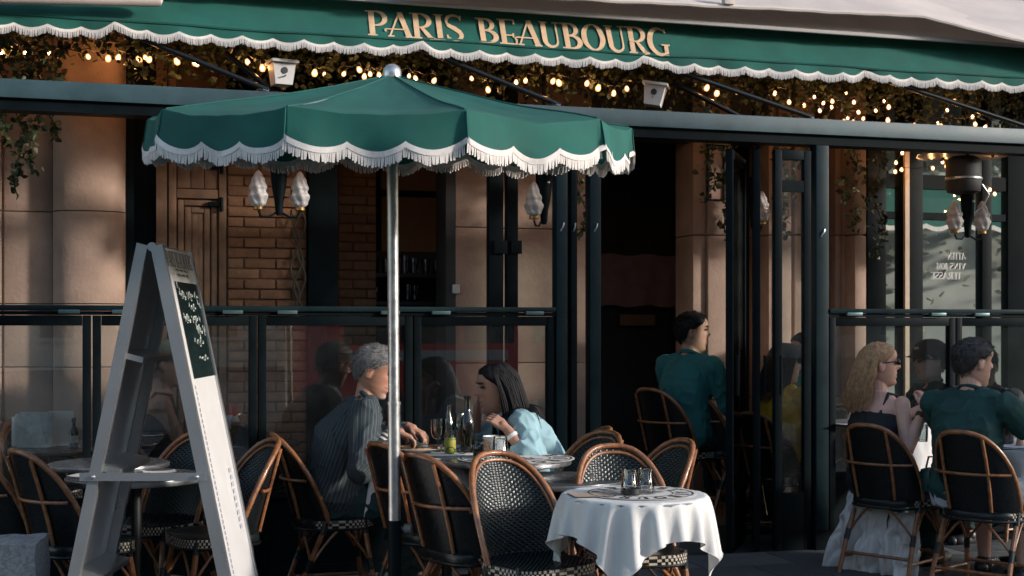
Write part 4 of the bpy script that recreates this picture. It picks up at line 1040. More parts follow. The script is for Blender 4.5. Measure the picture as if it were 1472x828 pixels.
a = at(204, 5.93); dish(a.x, 5.93, .742, 'black ashtray on the grey table, seen between the board legs', .8)
a = at(845, 6.0); dish(.34, 6.04, .727, 'black dish at the edge of the bare grey table', .9)
# things on the couple's table
def thing(name, px, Y, z, label, cat, parts, rz=0.):
    a = at(px, Y); r = empty(name, (a.x, Y, z), rz, label, cat)
    for nm, prof, m, kw in parts: b = MB(); b.lathe(prof, kw.get('n', 24), cap=kw.get('cap', True)); b.build(nm, m, r)
    return r
ZT1 = .7905
m_beer = clear_mat('amber_beer', (.95, .45, .06), 1.33); m_beer.node_tree.nodes['Principled BSDF'].inputs['Transmission Weight'].default_value = .55
m_dkglass = mat('dark_bottle_glass', (.007, .008, .006), .08, spec=.6, coat=.3)
m_clear = glass_mat('clear_bottle_glass', (.84, .88, .87), 3.0, .02)
m_label = mat('yellow_label', (.62, .42, .06), .6, var=.5, vs=60, col2=(.25, .32, .03))
m_juice = mat('green_juice', (.16, .20, .03), .25, var=.2, coat=.4)
m_china = mat('white_china', (.72, .70, .67), .25, coat=.3)
m_wood = mat('pale_turned_wood', (.52, .30, .19), .5, var=.15, vs=20)
thing('beer_glass', 630, 6.78, ZT1, 'stemmed glass of amber beer on the couple\'s table', 'glass', [
    ('bowl', [(.008, .060), (.026, .068), (.036, .09), (.038, .13), (.040, .165), (.0385, .165), (.0365, .13), (.0345, .092), (.024, .072), (.004, .068)], m_clear, {}),
    ('beer', [(.002, .070), (.022, .074), (.033, .093), (.0355, .118), (.001, .118)], m_beer, {}),
    ('stem', [(.034, 0), (.033, .004), (.008, .01), (.0055, .03), (.007, .061)], m_clear, {})])
thing('clear_bottle', 645, 6.93, ZT1, 'clear glass water bottle behind the beer glass', 'bottle', [
    ('body', [(.030, 0), (.033, .006), (.033, .10), (.028, .14), (.014, .19), (.0125, .225), (.011, .225), (.012, .19), (.026, .138), (.030, .1), (.030, .01), (.001, .008)], m_clear, {}), ('lip', [(.0128, .214), (.0155, .216), (.0155, .226), (.0128, .228)], m_clear, {})])
thing('juice_bottle', 647, 6.66, .7905, 'small juice bottle with a yellow and green label', 'bottle', [
    ('body', [(.026, 0), (.0285, .005), (.0285, .074), (.0275, .08)], m_juice, {}), ('label_band', [(.029, .018), (.0293, .019), (.0293, .066), (.029, .067)], m_label, {'cap': False}), ('neck', [(.0275, .0805), (.028, .084), (.028, .116), (.0262, .116), (.0262, .083)], m_clear, {})])
thing('wine_bottle', 672, 6.74, ZT1, 'tall dark wine bottle on the couple\'s table', 'bottle', [
    ('body', [(.035, 0), (.0375, .006), (.0375, .135), (.033, .165), (.018, .205), (.0145, .225), (.014, .285), (.001, .286)], m_dkglass, {}), ('lip', [(.0145, .268), (.017, .270), (.017, .284), (.0145, .286)], m_dkglass, {})])
thing('dark_pot', 689, 6.56, .7805, 'dark glazed jam pot beside the wine bottle', 'pot', [
    ('body', [(.026, 0), (.031, .006), (.033, .04), (.030, .066), (.024, .074), (.024, .080)], m_dkglass, {}), ('lid', [(.026, .0805), (.026, .088), (.010, .094), (.001, .096)], m_castiron, {})])
thing('pepper_mill', 700, 6.50, .7805, 'small pale wooden pepper mill between the dark pot and the tumbler', 'pepper mill', [
    ('body', [(.020, 0), (.021, .006), (.017, .018), (.014, .034), (.0175, .048), (.015, .058)], m_wood, {}), ('head', [(.013, .059), (.018, .066), (.0175, .078), (.008, .086), (.005, .092), (.001, .094)], m_wood, {})])
thing('white_bowl', 711, 6.72, .7805, 'white china bowl in front of the eating woman', 'bowl', [
    ('bowl', [(.030, 0), (.032, .006), (.052, .03), (.060, .075), (.062, .092), (.058, .092), (.055, .074), (.046, .032), (.028, .012), (.001, .010)], m_china, {'n': 32})])
thing('wine_glass', 661, 6.98, ZT1, 'empty stemmed wine glass behind the dark bottle', 'glass', [
    ('bowl', [(.006, .085), (.024, .095), (.034, .12), (.034, .15), (.028, .18), (.0265, .18), (.032, .15), (.032, .12), (.022, .098), (.003, .092)], m_clear, {}), ('stem', [(.034, 0), (.033, .003), (.006, .008), (.004, .04), (.006, .086)], m_clear, {})])
pl = thing('dinner_plate', 602, 6.74, ZT1, 'white plate of pizza being cut by the man in stripes', 'plate', [('plate', [(.07, 0), (.072, .004), (.125, .016), (.132, .020), (.128, .022), (.08, .010), (.001, .008)], m_china, {'n': 40})])
rg = random.Random(4)
b = MB(); b.lathe([(.102, .012), (.108, .018), (.104, .028), (.09, .022), (.001, .022)], 30, lobes=7, lamp=.02); b.build('pizza', mat('pizza_crust', (.36, .12, .05), .7, var=.5, vs=40, col2=(.45, .25, .10), bump=.6, bs=60), pl)
for k in range(7):
    q = k * 2.4; b = MB(); b.ball((.06 * math.cos(q) * rg.uniform(.3, 1.1), .06 * math.sin(q), .03), (.022, .016, .010), 10, 6); b.build('topping', m_china if k % 2 else m_leaf, pl)
# eyeglasses on the cloth
a = at(656, 6.60); r = empty('eyeglasses', (a.x, 6.60, ZT1), RAD(-14), 'folded black framed eyeglasses lying on the white cloth', 'glasses')
for s in (-1, 1):
    b = MB(); b.tube([(s * .030 + .022 * math.cos(t * .5), .0, .020 + .016 * math.sin(t * .5)) for t in range(13)], .0022, 6, closed=True); b.build('lens_rim', m_castiron, r)
    b = MB(); b.tube([(s * .053, 0, .024), (s * .05, .06, .012), (-s * .02, .10, .006)], .002, 6); b.build('temple', m_castiron, r)
b = MB(); b.tube([(-.008, 0, .024), (0, 0, .027), (.008, 0, .024)], .002, 6); b.build('bridge', m_castiron, r)
def fork(x, y, z, rz, label):
    r = empty('fork', (x, y, z), rz, label, 'fork'); b = MB(); b.box((0, -.04, .003), (.008, .11, .0025)); b.build('handle', m_alu, r, smooth=False)
    for k in range(4): b = MB(); b.box((-.009 + .006 * k, .045, .0045), (.0028, .05, .002)); b.build('tine', m_alu, r, smooth=False)
    b = MB(); b.box((0, .018, .004), (.022, .006, .0025)); b.build('shoulder', m_alu, r, smooth=False)
a = at(755, 6.5); fork(a.x, 6.50, .7795, RAD(65), 'steel fork on the printed mat before the woman')
# right table: oil bottle and pepper mill
thing('sauce_bottle', 1449, 7.62, .757, 'glass bottle of red chilli oil with a pouring spout', 'bottle', [
    ('oil', [(.027, .004), (.031, .01), (.031, .13), (.028, .15), (.001, .151)], mat('chilli_oil', (.16, .03, .012), .15, coat=.6), {}), ('glass_body', [(.030, 0), (.034, .006), (.034, .15), (.014, .185), (.013, .205), (.0115, .205), (.0125, .185), (.0315, .15), (.0315, .155)], m_clear, {}),
    ('cork', [(.0125, .2055), (.015, .207), (.014, .222), (.004, .224)], m_wood, {}), ('spout', [(.004, .2245), (.003, .26), (.001, .262)], m_alu, {'n': 8})])
thing('wooden_pepper_mill', 1466, 7.50, .757, 'small pale pepper mill beside the chilli oil bottle', 'pepper mill', [
    ('body', [(.022, 0), (.023, .006), (.019, .02), (.016, .036), (.0195, .052), (.017, .062)], m_wood, {}), ('head', [(.015, .063), (.020, .070), (.0195, .084), (.009, .092), (.006, .098), (.001, .1)], m_wood, {})])
thing('water_glass', 1326, 7.75, .757, 'plain water glass in front of the blonde woman\'s hands', 'glass', [('body', [(.028, 0), (.03, .004), (.034, .10), (.0325, .10), (.0285, .008), (.001, .007)], m_clear, {})])
flat_sheet(2.22, 8.50, .806, .34, .24, RAD(10), 'white paper place mat behind the blonde woman inside the glass', m_white, 'place_mat', 'place mat')
thing('salt_bottle', 1320, 8.6, .806, 'small clear bottle on the table inside the right glass', 'bottle', [('body', [(.02, 0), (.022, .1), (.012, .13), (.010, .17), (.001, .171)], m_clear, {}), ('cap', [(.012, .1715), (.012, .19), (.001, .192)], m_alu, {})])
# inside left table: clear menu stands and bottles
for k, (px, w, lab) in enumerate(((52, .20, 'clear acrylic menu stand on the table inside the glass by the stone wall'), (88, .14, 'white menu card standing behind the clear stand'))):
    a = at(px, 7.55 + .1 * k); r = empty('menu_stand', (a.x, a.y, .742), RAD(-8 + 20 * k), lab, 'menu stand'); m = m_glass if k == 0 else m_paper
    b = MB(); b.bb(-w / 2, w / 2, -.003, .003, .004, .20); b.build('card', m if k else mat('grey_menu_card', (.5, .52, .5), .4, var=.3, vs=20), r, smooth=False)
    b = MB(); b.bb(-w / 2, w / 2, -.04, .04, 0, .004); b.build('base', m_paper, r, smooth=False)
thing('dark_sauce_bottle', 106, 7.50, .742, 'dark sauce bottle on the table inside the left glass', 'bottle', [('body', [(.022, 0), (.024, .006), (.024, .09), (.010, .12), (.010, .15)], m_dkglass, {}), ('label_band', [(.0245, .03), (.0247, .031), (.0247, .07), (.0245, .071)], m_paper, {'cap': False}), ('cap', [(.012, .1505), (.012, .17), (.001, .171)], m_castiron, {})])
thing('white_candle', 25, 7.60, .742, 'short white candle jar on the table inside the left glass', 'candle', [('jar', [(.03, 0), (.032, .005), (.032, .16), (.03, .17)], m_china, {}), ('wick_holder', [(.012, .1705), (.010, .185), (.001, .186)], m_alu, {})])
for px, lab in ((338, 'red topped squeeze bottle inside the glass right of the board'), (330, 'second red squeeze bottle half behind the board')):
    thing('squeeze_bottle', px, 7.95 + (338 - px) * .012, .742, lab, 'bottle', [('body', [(.028, 0), (.03, .005), (.03, .12), (.016, .15)], mat('pale_bottle', (.5, .5, .48), .4), {}), ('cap', [(.016, .1505), (.014, .18), (.005, .22), (.001, .222)], mat('red_plastic', (.5, .03, .02), .4), {})])

# ================================================================ parasol
PX, PY = -.5195, 5.70
um = empty('parasol', (PX, PY, 0), 0, 'green ten sided parasol with scalloped white fringe on an aluminium pole', 'parasol')
RU, ZE, RISE, TILT, ROLL = 1.036, 2.305, .205, RAD(5.8), RAD(1.1)
Rt = Matrix.Rotation(TILT, 3, 'X') @ Matrix.Rotation(ROLL, 3, 'Y')
def can(r_, q, sagk=1.):               # canopy point
    k = (q - RAD(2)) / (PI / 5); fr = k - math.floor(k)
    poly = math.cos(PI / 10) / math.cos((fr - .5) * PI / 5)
    d = r_ * RU * poly; t = r_
    z = RISE * (1 - t) - .014 * math.sin(PI * t) - .042 * math.sin(PI * fr) ** .8 * math.sin(PI * min(1, t * .86 + .02)) * t
    z += .014 * noise.noise(Vector((d * math.cos(q) * 3, d * math.sin(q) * 3, 5))) * t * sagk + .006 * noise.noise(Vector((d * 3, q * 9, 2))) * t
    if t > .97: z -= .008 * math.sin(PI * fr)
    return Rt @ Vector((d * math.cos(q), d * math.sin(q), z)) + Vector((0, 0, ZE))
NQ = 240
b = MB(); grid = [[can(.03 + .97 * j / 16, 2 * PI * i / NQ + RAD(2)) for i in range(NQ + 1)] for j in range(17)]
b.sheet(grid); b.build('canopy', m_green, um, smooth='all')
def val_pt(i, n, h):                   # valance hangs straight down from the rim, h metres below it
    q = 2 * PI * i / n + RAD(2); p = can(1., q); fr = ((q - RAD(2)) / (PI / 5)) % 1.0
    out = Vector((p.x, p.y, 0)).normalized(); fl_ = (.018 * math.sin(fr * 2 * PI * 1.5 + 1) + .010 * (1 - 2 * abs(noise.noise(Vector((p.x * 5, p.y * 5, h * 9)))))) * h / .15 + .02 * noise.noise(Vector((p.x * 2.5, p.y * 2.5, 2))) * h / .15
    return p + out * (fl_ + .004) + Vector((0, 0, -h))
NVV = 600
def vlow(i, n): fr3 = ((i / n) * 30) % 1.0; return .108 + .034 * math.sin(PI * fr3) ** .8
b = MB(); b.sheet([[val_pt(i, NVV, .0 + vlow(i, NVV) * t / 6) for i in range(NVV + 1)] for t in range(7)]); b.build('valance', m_green, um, smooth='all')
b = MB(); tr = []
def outw(p, d): o_ = Vector((p.x, p.y, 0)).normalized(); return p + o_ * d
b.sheet([[outw(val_pt(i, NVV, vlow(i, NVV) + e), .005) for i in range(NVV + 1)] for e in (-.010, .012)]); b.sheet([[outw(val_pt(i, NVV, vlow(i, NVV) + e), -.003) for i in range(NVV + 1)] for e in (-.012, .014)])
b.build('trim_band', m_fringe, um, smooth='all')
b = MB(); nf = 900
for i in range(nf):
    h = vlow(i, nf) + .010; p = val_pt(i, nf, h); t = (val_pt(i + 1, nf, h) - p); t.z = 0; t.normalize(); o_ = Vector((p.x, p.y, 0)).normalized(); L = .037 * rnd.uniform(.82, 1.08); w = .0032; dx = rnd.uniform(-.005, .005)
    z0 = Vector((0, 0, 0)); a0 = p + t * w + o_ * .003; a1 = p - t * w + o_ * .003; a2 = p - o_ * .003
    dn = Vector((0, 0, -L)) + t * dx
    b.add([a0, a1, a2, a0 + dn, a1 + dn, a2 + dn], [(0, 1, 4, 3), (1, 2, 5, 4), (2, 0, 3, 5), (3, 4, 5)])
tag(b.build('fringe', m_fringe, um, smooth=False), kind='stuff')
hub = Rt @ Vector((0, 0, RISE - .01)) + Vector((0, 0, ZE))
b = MB(); b.lathe([(.05, -.012), (.052, .0), (.040, .004), (.040, .02), (.036, .036), (.024, .05), (.010, .056), (.001, .057)], 20, hub + Vector((0, 0, .0)), R=Rt); b.build('finial', mat('pale_steel', (.55, .55, .53), .3, .8), um)
lowz = 0.0; lean = .015
foot_ = Vector((lean, .02, 0)); 
zsock = zat(748, PY)
b = MB(); tp = hub - Vector((0, 0, .02)); mid_ = foot_.lerp(tp, (zsock) / tp.z); jn = foot_.lerp(tp, zat(580, PY) / tp.z)
b.tube([mid_, jn], .027, 20); b.build('lower_pole', m_alu, um)
b = MB(); b.tube([jn + Vector((0, 0, .001)), tp], .0245, 20); b.build('upper_pole', m_alu, um)
b = MB(); b.tube([jn - Vector((0, 0, .006)), jn + Vector((0, 0, .008))], .030, 20); b.build('collar', m_alu, um)
b = MB(); b.tube([foot_ + Vector((0, 0, .03)), mid_ + Vector((0, 0, .0))], .0295, 20); sk_ = b.build('socket', m_black, um)
b = MB(); kp = foot_.lerp(tp, zat(760, PY) / tp.z); b.tube([kp + Vector((.028, 0, 0)), kp + Vector((.045, -.005, 0))], .008, 8); b.tube([kp + Vector((.045, -.005, 0)), kp + Vector((.075, -.012, 0))], [.022, .020], 10); b.build('knob', mat('grey_plastic', (.10, .11, .11), .5), sk_)
b = MB(); b.bb(-.30, .30, -.30, .30, .013, .05, bev=.01); b.build('base_plate', m_castiron, um)
for k in range(10):
    q = RAD(2) + k * PI / 5; b = MB(); b.tube([can(.05, q) - Vector((0, 0, .012)), can(.5, q) - Vector((0, 0, .014)), can(.985, q) - Vector((0, 0, .012))], .007, 6); rbk = b.build('rib', m_alu, um)
    b = MB(); b.tube([can(.04 + .95 * i / 12, q) + Vector((0, 0, .0015)) for i in range(13)], .0035, 5); b.build('seam', m_green, um)
    b = MB(); b.tube([val_pt(60 * k, NVV, .005 + .10 * i / 4) + Vector((math.cos(q), math.sin(q), 0)) * .002 for i in range(5)], .003, 5); b.build('valance_seam', m_green, um)
    b = MB(); b.tube([can(.5, q) - Vector((0, 0, .02)), hub - Vector((0, 0, .30))], .005, 6); b.build('strut', m_alu, rbk)
b = MB(); b.lathe([(.03, -.33), (.045, -.325), (.045, -.28), (.03, -.275)], 16, hub); b.build('runner', m_black, um)

# ================================================================ folding A-board of aluminium
AY = 5.22; S_ = FPX / AY
bd = empty('folding_board', (at(215, AY).x, AY, 0), 0, 'tall aluminium folding A board with a white poster and chalk menu', 'board')
x0 = at(215, AY).x
def lx(px, Y=AY): return at(px, Y).x - x0
TOPZ = zat(351, AY)
# near corner lines of both leaves, in local (x, z) at y=0; far edge at y=DEP shifted a little to the right
DEP, SHX = .58, -.02
def right_edge(z): t = (TOPZ - z) / TOPZ; return lx(231) + (lx(361) - lx(231)) * t
def left_edge(z): t = (TOPZ - z) / TOPZ; return lx(205) + (lx(73) - lx(205)) * t
def rp(s, z, off=0.):                      # s 0..1 across the poster face, z height
    n = Vector((.96, 0, .25)).normalized(); sl = Vector((.78, -.42, .22))
    return Vector((right_edge(z) + SHX * s, DEP * s, z)) + Vector((.965, .03, .255)).normalized() * off
def lp(s, z, off=0.): return Vector((left_edge(z) + SHX * s, DEP * s, z)) + Vector((.965, .03, -.255)).normalized() * off
def strip(b, fn, s0, s1, z0, z1, d0, d1, n=1):
    vs = []
    for d in (d0, d1): vs += [fn(s0, z0, d), fn(s1, z0, d), fn(s1, z1, d), fn(s0, z1, d)]
    b.add(vs, [(0, 1, 2, 3), (7, 6, 5, 4), (0, 4, 5, 1), (1, 5, 6, 2), (2, 6, 7, 3), (3, 7, 4, 0)])
m_board = mat('board_aluminium', (.50, .505, .51), .30, .8, var=.05, vs=3)
m_poster = mat('white_poster', (.72, .69, .67), .35, var=.03, coat=.25)
m_chalk = mat('chalk_board', (.006, .016, .016), .22, var=.3, vs=6, coat=.3)
m_chalkw = mat('white_chalk', (.75, .78, .72), .9)
b = MB(); strip(b, rp, .05, .95, .03, TOPZ - .006, -.02, -.008); pn = b.build('poster_panel', m_board, bd, smooth=False)
for s0, s1 in ((-.0, .05), (.95, 1.0)):
    b = MB(); strip(b, rp, s0, s1, 0.012, TOPZ, -.042, .006); b.build('side_rail', m_board, bd, smooth=False)
b = MB(); strip(b, rp, .052, .948, .10, TOPZ - .008, -.006, -.002); ps = b.build('poster', m_poster, bd, smooth=False)
zc1, zc0 = zat(404, AY + .1), zat(545, AY + .1)
b = MB(); strip(b, rp, .20, .945, zc0, zc1, -.001, .0015); ch_ = b.build('chalk_panel', m_chalk, bd, smooth=False)
def pfn(s0, s1, z0, z1, base): return lambda X, Y_, d: rp(s0 + (s1 - s0) * X, z0 + (z1 - z0) * Y_, base + d)
zt1, zt0 = zat(358, AY), zat(381, AY); tot = sum(GL[c][0] for c in 'PARISBEAUBOURG') + .25; xx = 0
for i, c in enumerate('PARIS BEAUBOURG'):
    if c == ' ': xx += .25; continue
    st = [[(( xx + p[0]) / tot, p[1], p[2] * .6 / 1) for p in s_] for s_ in GL[c][1]]
    # widths are in letter units: draw each stroke with its own horizontal scale
    b = MB()
    for s_ in GL[c][1]:
        n_ = len(s_); vs = []
        for i2 in range(n_):
            p = Vector(s_[i2][:2]); q0 = Vector(s_[max(0, i2 - 1)][:2]); q1 = Vector(s_[min(n_ - 1, i2 + 1)][:2]); t = q1 - q0
            t = t.normalized() if t.length > 1e-6 else Vector((1, 0)); nn = Vector((-t.y, t.x)) * s_[i2][2] * .5
            for g_ in (p + nn, p - nn): vs.append(rp(.09 + .82 * (xx + g_.x) / tot, zt0 + (zt1 - zt0) * g_.y, .0015))
        b.add(vs, [(2 * k, 2 * k + 1, 2 * k + 3, 2 * k + 2) for k in range(n_ - 1)])
    b.build('letter', m_ink, ps, smooth=False); xx += GL[c][0]
def scribble(s0, s1, z, amp, n, seed, wd=.0035, m=m_chalkw, par=None, base=.0025, slope=0.):
    rg = random.Random(seed); b = MB(); pts = []
    for i in range(n * 6 + 1):
        t = i / (n * 6); k = int(i / 6); rg2 = random.Random(seed * 31 + k); h = amp * (.45 + .75 * rg2.random()); pts.append((s0 + (s1 - s0) * t + .012 * math.sin(i * 1.9), z + slope * t + h * math.sin(i * 2 * PI / 6) * .5 + .2 * amp * math.sin(i * .5)))
    L = []
    for i, (s_, z_) in enumerate(pts):
        L.append(rp(s_, z_ + wd * .5, base)); L.append(rp(s_ + .006, z_ - wd * .5, base))
    for k in range(len(pts) - 1):
        if (k // 6) % 5 == 4: continue
        b.add([L[2 * k], L[2 * k + 1], L[2 * k + 3], L[2 * k + 2]], [(0, 1, 2, 3)])
    return tag(b.build('handwriting', m, par, smooth=False), kind='stuff')
Zf = lambda y: zat(y, AY + .2)
scribble(.25, .88, Zf(424), .035, 13, 1, par=ch_); scribble(.50, .72, Zf(441), .03, 3, 2, par=ch_); scribble(.25, .80, Zf(458), .032, 11, 3, par=ch_)
scribble(.60, .92, Zf(474), .042, 7, 4, par=ch_); scribble(.45, .75, Zf(492), .035, 3, 5, par=ch_); scribble(.50, .80, Zf(516), .02, 3, 6, .003, par=ch_)
scribble(.22, .30, Zf(415), .05, 1, 7, par=ch_); scribble(.82, .92, Zf(436), .03, 2, 8, par=ch_)
scribble(.30, .72, Zf(388), .008, 16, 9, .003, m_ink, ps, .0012); scribble(.33, .70, Zf(395), .009, 14, 10, .003, m_ink, ps, .0012)
b = MB()
for k in range(46): z = zat(556, AY) - k * .0225; strip(b, rp, .175, .186, z - .016, z, .0008, .0016)
tag(b.build('small_print', mat('blue_ink', (.06, .06, .14), .7), ps, smooth=False), kind='stuff')
b = MB()
for k in range(9): z = zat(690, AY) - k * .03; strip(b, rp, .74 + .01 * (k % 2), .82, z - .018, z, .0008, .0016)
tag(b.build('side_print', mat('grey_ink', (.4, .4, .42), .7), ps, smooth=False), kind='stuff')
# rear leaf with steps
for s0, s1 in ((.0, .06), (.94, 1.0)):
    b = MB(); strip(b, lp, s0, s1, .012, TOPZ, -.024, .020); b.build('rear_rail', m_board, bd, smooth=False)
b = MB(); strip(b, lp, .06, .94, .03, TOPZ - .006, -.028, -.022); b.build('rear_sheet', mat('dull_aluminium', (.62, .625, .63), .38, .15, var=.2, vs=4), bd, smooth=False)
for yy in (505, 662, 815):
    z = zat(yy, AY + .2); b = MB(); strip(b, lp, .062, .938, z - .022, z, -.02, .085); b.build('step', m_board, bd, smooth=False)
zb_ = zat(685, AY)
for s in (0.,):
    b = MB(); a0 = Vector((left_edge(zb_), DEP * s - .012, zb_)); a1 = Vector((right_edge(zb_), DEP * s - .012, zb_ + .0)); b.box((a0 + a1) / 2 - Vector((.03, .0, 0)), ((a1 - a0).length + .05, .006, .032)); b.build('spreader_bar', m_board, bd, smooth=False)
    for p in (a0, a1 - Vector((.04, 0, 0))): b = MB(); b.ball(p + Vector((.0, -.005, 0)), .009, 8, 6); b.build('bolt', m_board, bd)
b = MB(); b.tube([(lx(218), .0, TOPZ - .01), (lx(218) + SHX, DEP, TOPZ - .01)], .018, 10); b.build('hinge_bar', m_board, bd)

# ================================================================ stone block
b = MB(); a = at(10, 5.55); r = empty('stone_block', (a.x, 5.55, CH), RAD(8), 'rough grey stone bollard block beside the chairs', 'bollard')
bm = bmesh.new(); bmesh.ops.create_cube(bm, size=1); bmesh.ops.subdivide_edges(bm, edges=bm.edges[:], cuts=9, use_grid_fill=True)
zt_ = zat(788, 5.4)
for v_ in bm.verts:
    c = v_.co; k = 1 - .05 * (c.z + .5); c = Vector((c.x * .30 * k, c.y * .30 * k, (c.z + .5) * zt_)); c += Vector((noise.noise(c * 14), noise.noise(c * 14 + Vector((7, 0, 0))), noise.noise(c * 14 + Vector((0, 9, 0))))) * .008
    v_.co = c
for nm in ('block',):
    me = bpy.data.meshes.new(nm); bm.to_mesh(me); me.materials.append(mat('grey_granite', (.30, .29, .28), .85, var=.4, vs=60, bump=.7, bs=120)); o = bpy.data.objects.new(nm, me); COL.objects.link(o); o.parent = r
bm.free()
b = MB(); b.bb(-.17, .17, -.17, .17, 0, .05, bev=.01); b.build('foot', MATS['grey_granite'], r)
# ================================================================ people
def skin_mat(name):
    m = bpy.data.materials.new(name); m.use_nodes = True; nt = m.node_tree; b = nt.nodes['Principled BSDF']
    a = nt.nodes.new('ShaderNodeVertexColor'); a.layer_name = 'Col'
    tc = nt.nodes.new('ShaderNodeTexCoord'); n = nt.nodes.new('ShaderNodeTexNoise'); n.inputs['Scale'].default_value = 28; n.inputs['Detail'].default_value = 5
    nt.links.new(tc.outputs['Object'], n.inputs['Vector'])
    mr = nt.nodes.new('ShaderNodeMapRange'); mr.inputs['To Min'].default_value = .82; mr.inputs['To Max'].default_value = 1.15; nt.links.new(n.outputs['Fac'], mr.inputs[0])
    mx = nt.nodes.new('ShaderNodeMix'); mx.data_type = 'RGBA'; mx.blend_type = 'MULTIPLY'; mx.inputs[0].default_value = 1
    nt.links.new(a.outputs['Color'], mx.inputs[6]); nt.links.new(mr.outputs[0], mx.inputs[7]); nt.links.new(mx.outputs[2], b.inputs['Base Color'])
    b.inputs['Roughness'].default_value = .48; b.inputs['Subsurface Weight'].default_value = .12; b.inputs['Subsurface Radius'].default_value = (.02, .008, .004); b.inputs['Subsurface Scale'].default_value = .3
    return m
SKIN = skin_mat('skin')
def interp(tab, z):
    if z <= tab[0][0]: return tab[0][1]
    for (a, va), (c, vc) in zip(tab, tab[1:]):
        if z <= c: t = (z - a) / (c - a); t = t * t * (3 - 2 * t) * .5 + t * .5; return va + (vc - va) * t
    return tab[-1][1]
F_MID = [(-.118, .045), (-.110, .072), (-.098, .086), (-.088, .087), (-.076, .080), (-.066, .088), (-.058, .0915), (-.051, .084), (-.045, .093), (-.036, .089), (-.028, .090), (-.022, .101), (-.013, .119), (-.004, .115), (.008, .106), (.022, .094), (.032, .088), (.042, .0925), (.055, .0935), (.075, .088), (.095, .070), (.110, .042), (.118, .018), (.121, .0)]
F_SIDE = [(-.118, .040), (-.105, .068), (-.088, .074), (-.06, .078), (-.03, .078), (0, .079), (.02, .079), (.032, .082), (.045, .0895), (.06, .091), (.078, .086), (.096, .069), (.110, .042), (.118, .018), (.121, .0)]
BACK = [(-.118, .012), (-.10, .018), (-.08, .034), (-.055, .066), (-.03, .087), (0, .098), (.04, .104), (.07, .097), (.095, .074), (.110, .045), (.118, .02), (.121, .0)]
HALF = [(-.118, .020), (-.110, .034), (-.095, .046), (-.075, .056), (-.05, .063), (-.02, .069), (0, .072), (.03, .0755), (.06, .0735), (.085, .061), (.105, .040), (.116, .02), (.121, .001)]
def head_pt(z, th, grow=0.):
    w = interp(HALF, z); s, c = math.sin(th), math.cos(th)
    sx = (abs(s) ** .92) * (1 if s > 0 else -1)
    x = w * sx
    if c > 0:
        fs, fm = interp(F_SIDE, z), interp(F_MID, z); sg = .0135 + .016 * max(0., min(1., (-z - .022) / .02)) + .03 * max(0., (z - .04) / .04)
        y = (fs + (fm - fs) * math.exp(-(x / sg) ** 2)) * abs(c) ** .8
        for e in (-1, 1): y -= .010 * math.exp(-((x - e * .031) / .013) ** 2 - ((z - .020) / .010) ** 2); y += .004 * math.exp(-((x - e * .038) / .016) ** 2 - ((z + .012) / .016) ** 2)
    else: y = -interp(BACK, z) * abs(c) ** .85
    p = Vector((x, y - .005, z))
    if grow: p += (p - Vector((0, -.01, .01))).normalized() * grow
    return p
ZS_H = sorted(set([-.118 + .239 * i / 46 for i in range(47)]))
def add_head(b, H, sc=1.):
    n = 44; vs = []
    for z in ZS_H:
        for k in range(n): vs.append(H @ (head_pt(z, 2 * PI * k / n) * sc))
    N = len(ZS_H)
    b.add(vs, [(i * n + k, i * n + (k + 1) % n, (i + 1) * n + (k + 1) % n, (i + 1) * n + k) for i in range(N - 1) for k in range(n)] + [tuple(range(n - 1, -1, -1)), tuple((N - 1) * n + k for k in range(n))])
    for s in (-1, 1):
        R = (H.to_3x3() @ Matrix.Rotation(s * RAD(18), 3, 'Z') @ Matrix.Rotation(RAD(-12), 3, 'X'))
        b.ball(H @ (Vector((s * .0755, -.014, -.002)) * sc), Vector((.009, .017, .031)) * sc, 12, 10, R=R)
        b.ball(H @ (Vector((s * .079, -.022, .006)) * sc), Vector((.007, .012, .020)) * sc, 10, 8, R=R)
def loft(b, secs, n=22):                  # secs: (centre, rx, ry, forward lean of section)
    vs = []
    for (c, rx, ry, a) in secs:
        for k in range(n):
            q = 2 * PI * k / n; e = .88; cx, sy = math.cos(q), math.sin(q)
            p = Vector((rx * (abs(cx) ** e) * (1 if cx > 0 else -1), ry * (abs(sy) ** e) * (1 if sy > 0 else -1), 0))
            vs.append(Matrix.Rotation(-a, 3, 'X') @ p + Vector(c))
    N = len(secs)
    b.add(vs, [(i * n + k, i * n + (k + 1) % n, (i + 1) * n + (k + 1) % n, (i + 1) * n + k) for i in range(N - 1) for k in range(n)] + [tuple(range(n - 1, -1, -1)), tuple((N - 1) * n + k for k in range(n))])
def remesh(b, vox, it, name):
    me = bpy.data.meshes.new('tmp'); me.from_pydata(b.v, [], b.f); me.validate(); o = bpy.data.objects.new('tmp', me); COL.objects.link(o)
    md = o.modifiers.new('r', 'REMESH'); md.mode = 'VOXEL'; md.voxel_size = vox; md.use_smooth_shade = True
    if it: sm = o.modifiers.new('s', 'SMOOTH'); sm.iterations = it; sm.factor = .5
    dg = bpy.context.evaluated_depsgraph_get(); out = bpy.data.meshes.new_from_object(o.evaluated_get(dg)); out.name = name
    bpy.data.objects.remove(o); bpy.data.meshes.remove(me)
    return out
def mesh_obj(me, name, m, parent):
    me.materials.clear(); me.materials.append(m); o = bpy.data.objects.new(name, me); COL.objects.link(o); o.parent = parent
    me.polygons.foreach_set('use_smooth', [True] * len(me.polygons)); return o
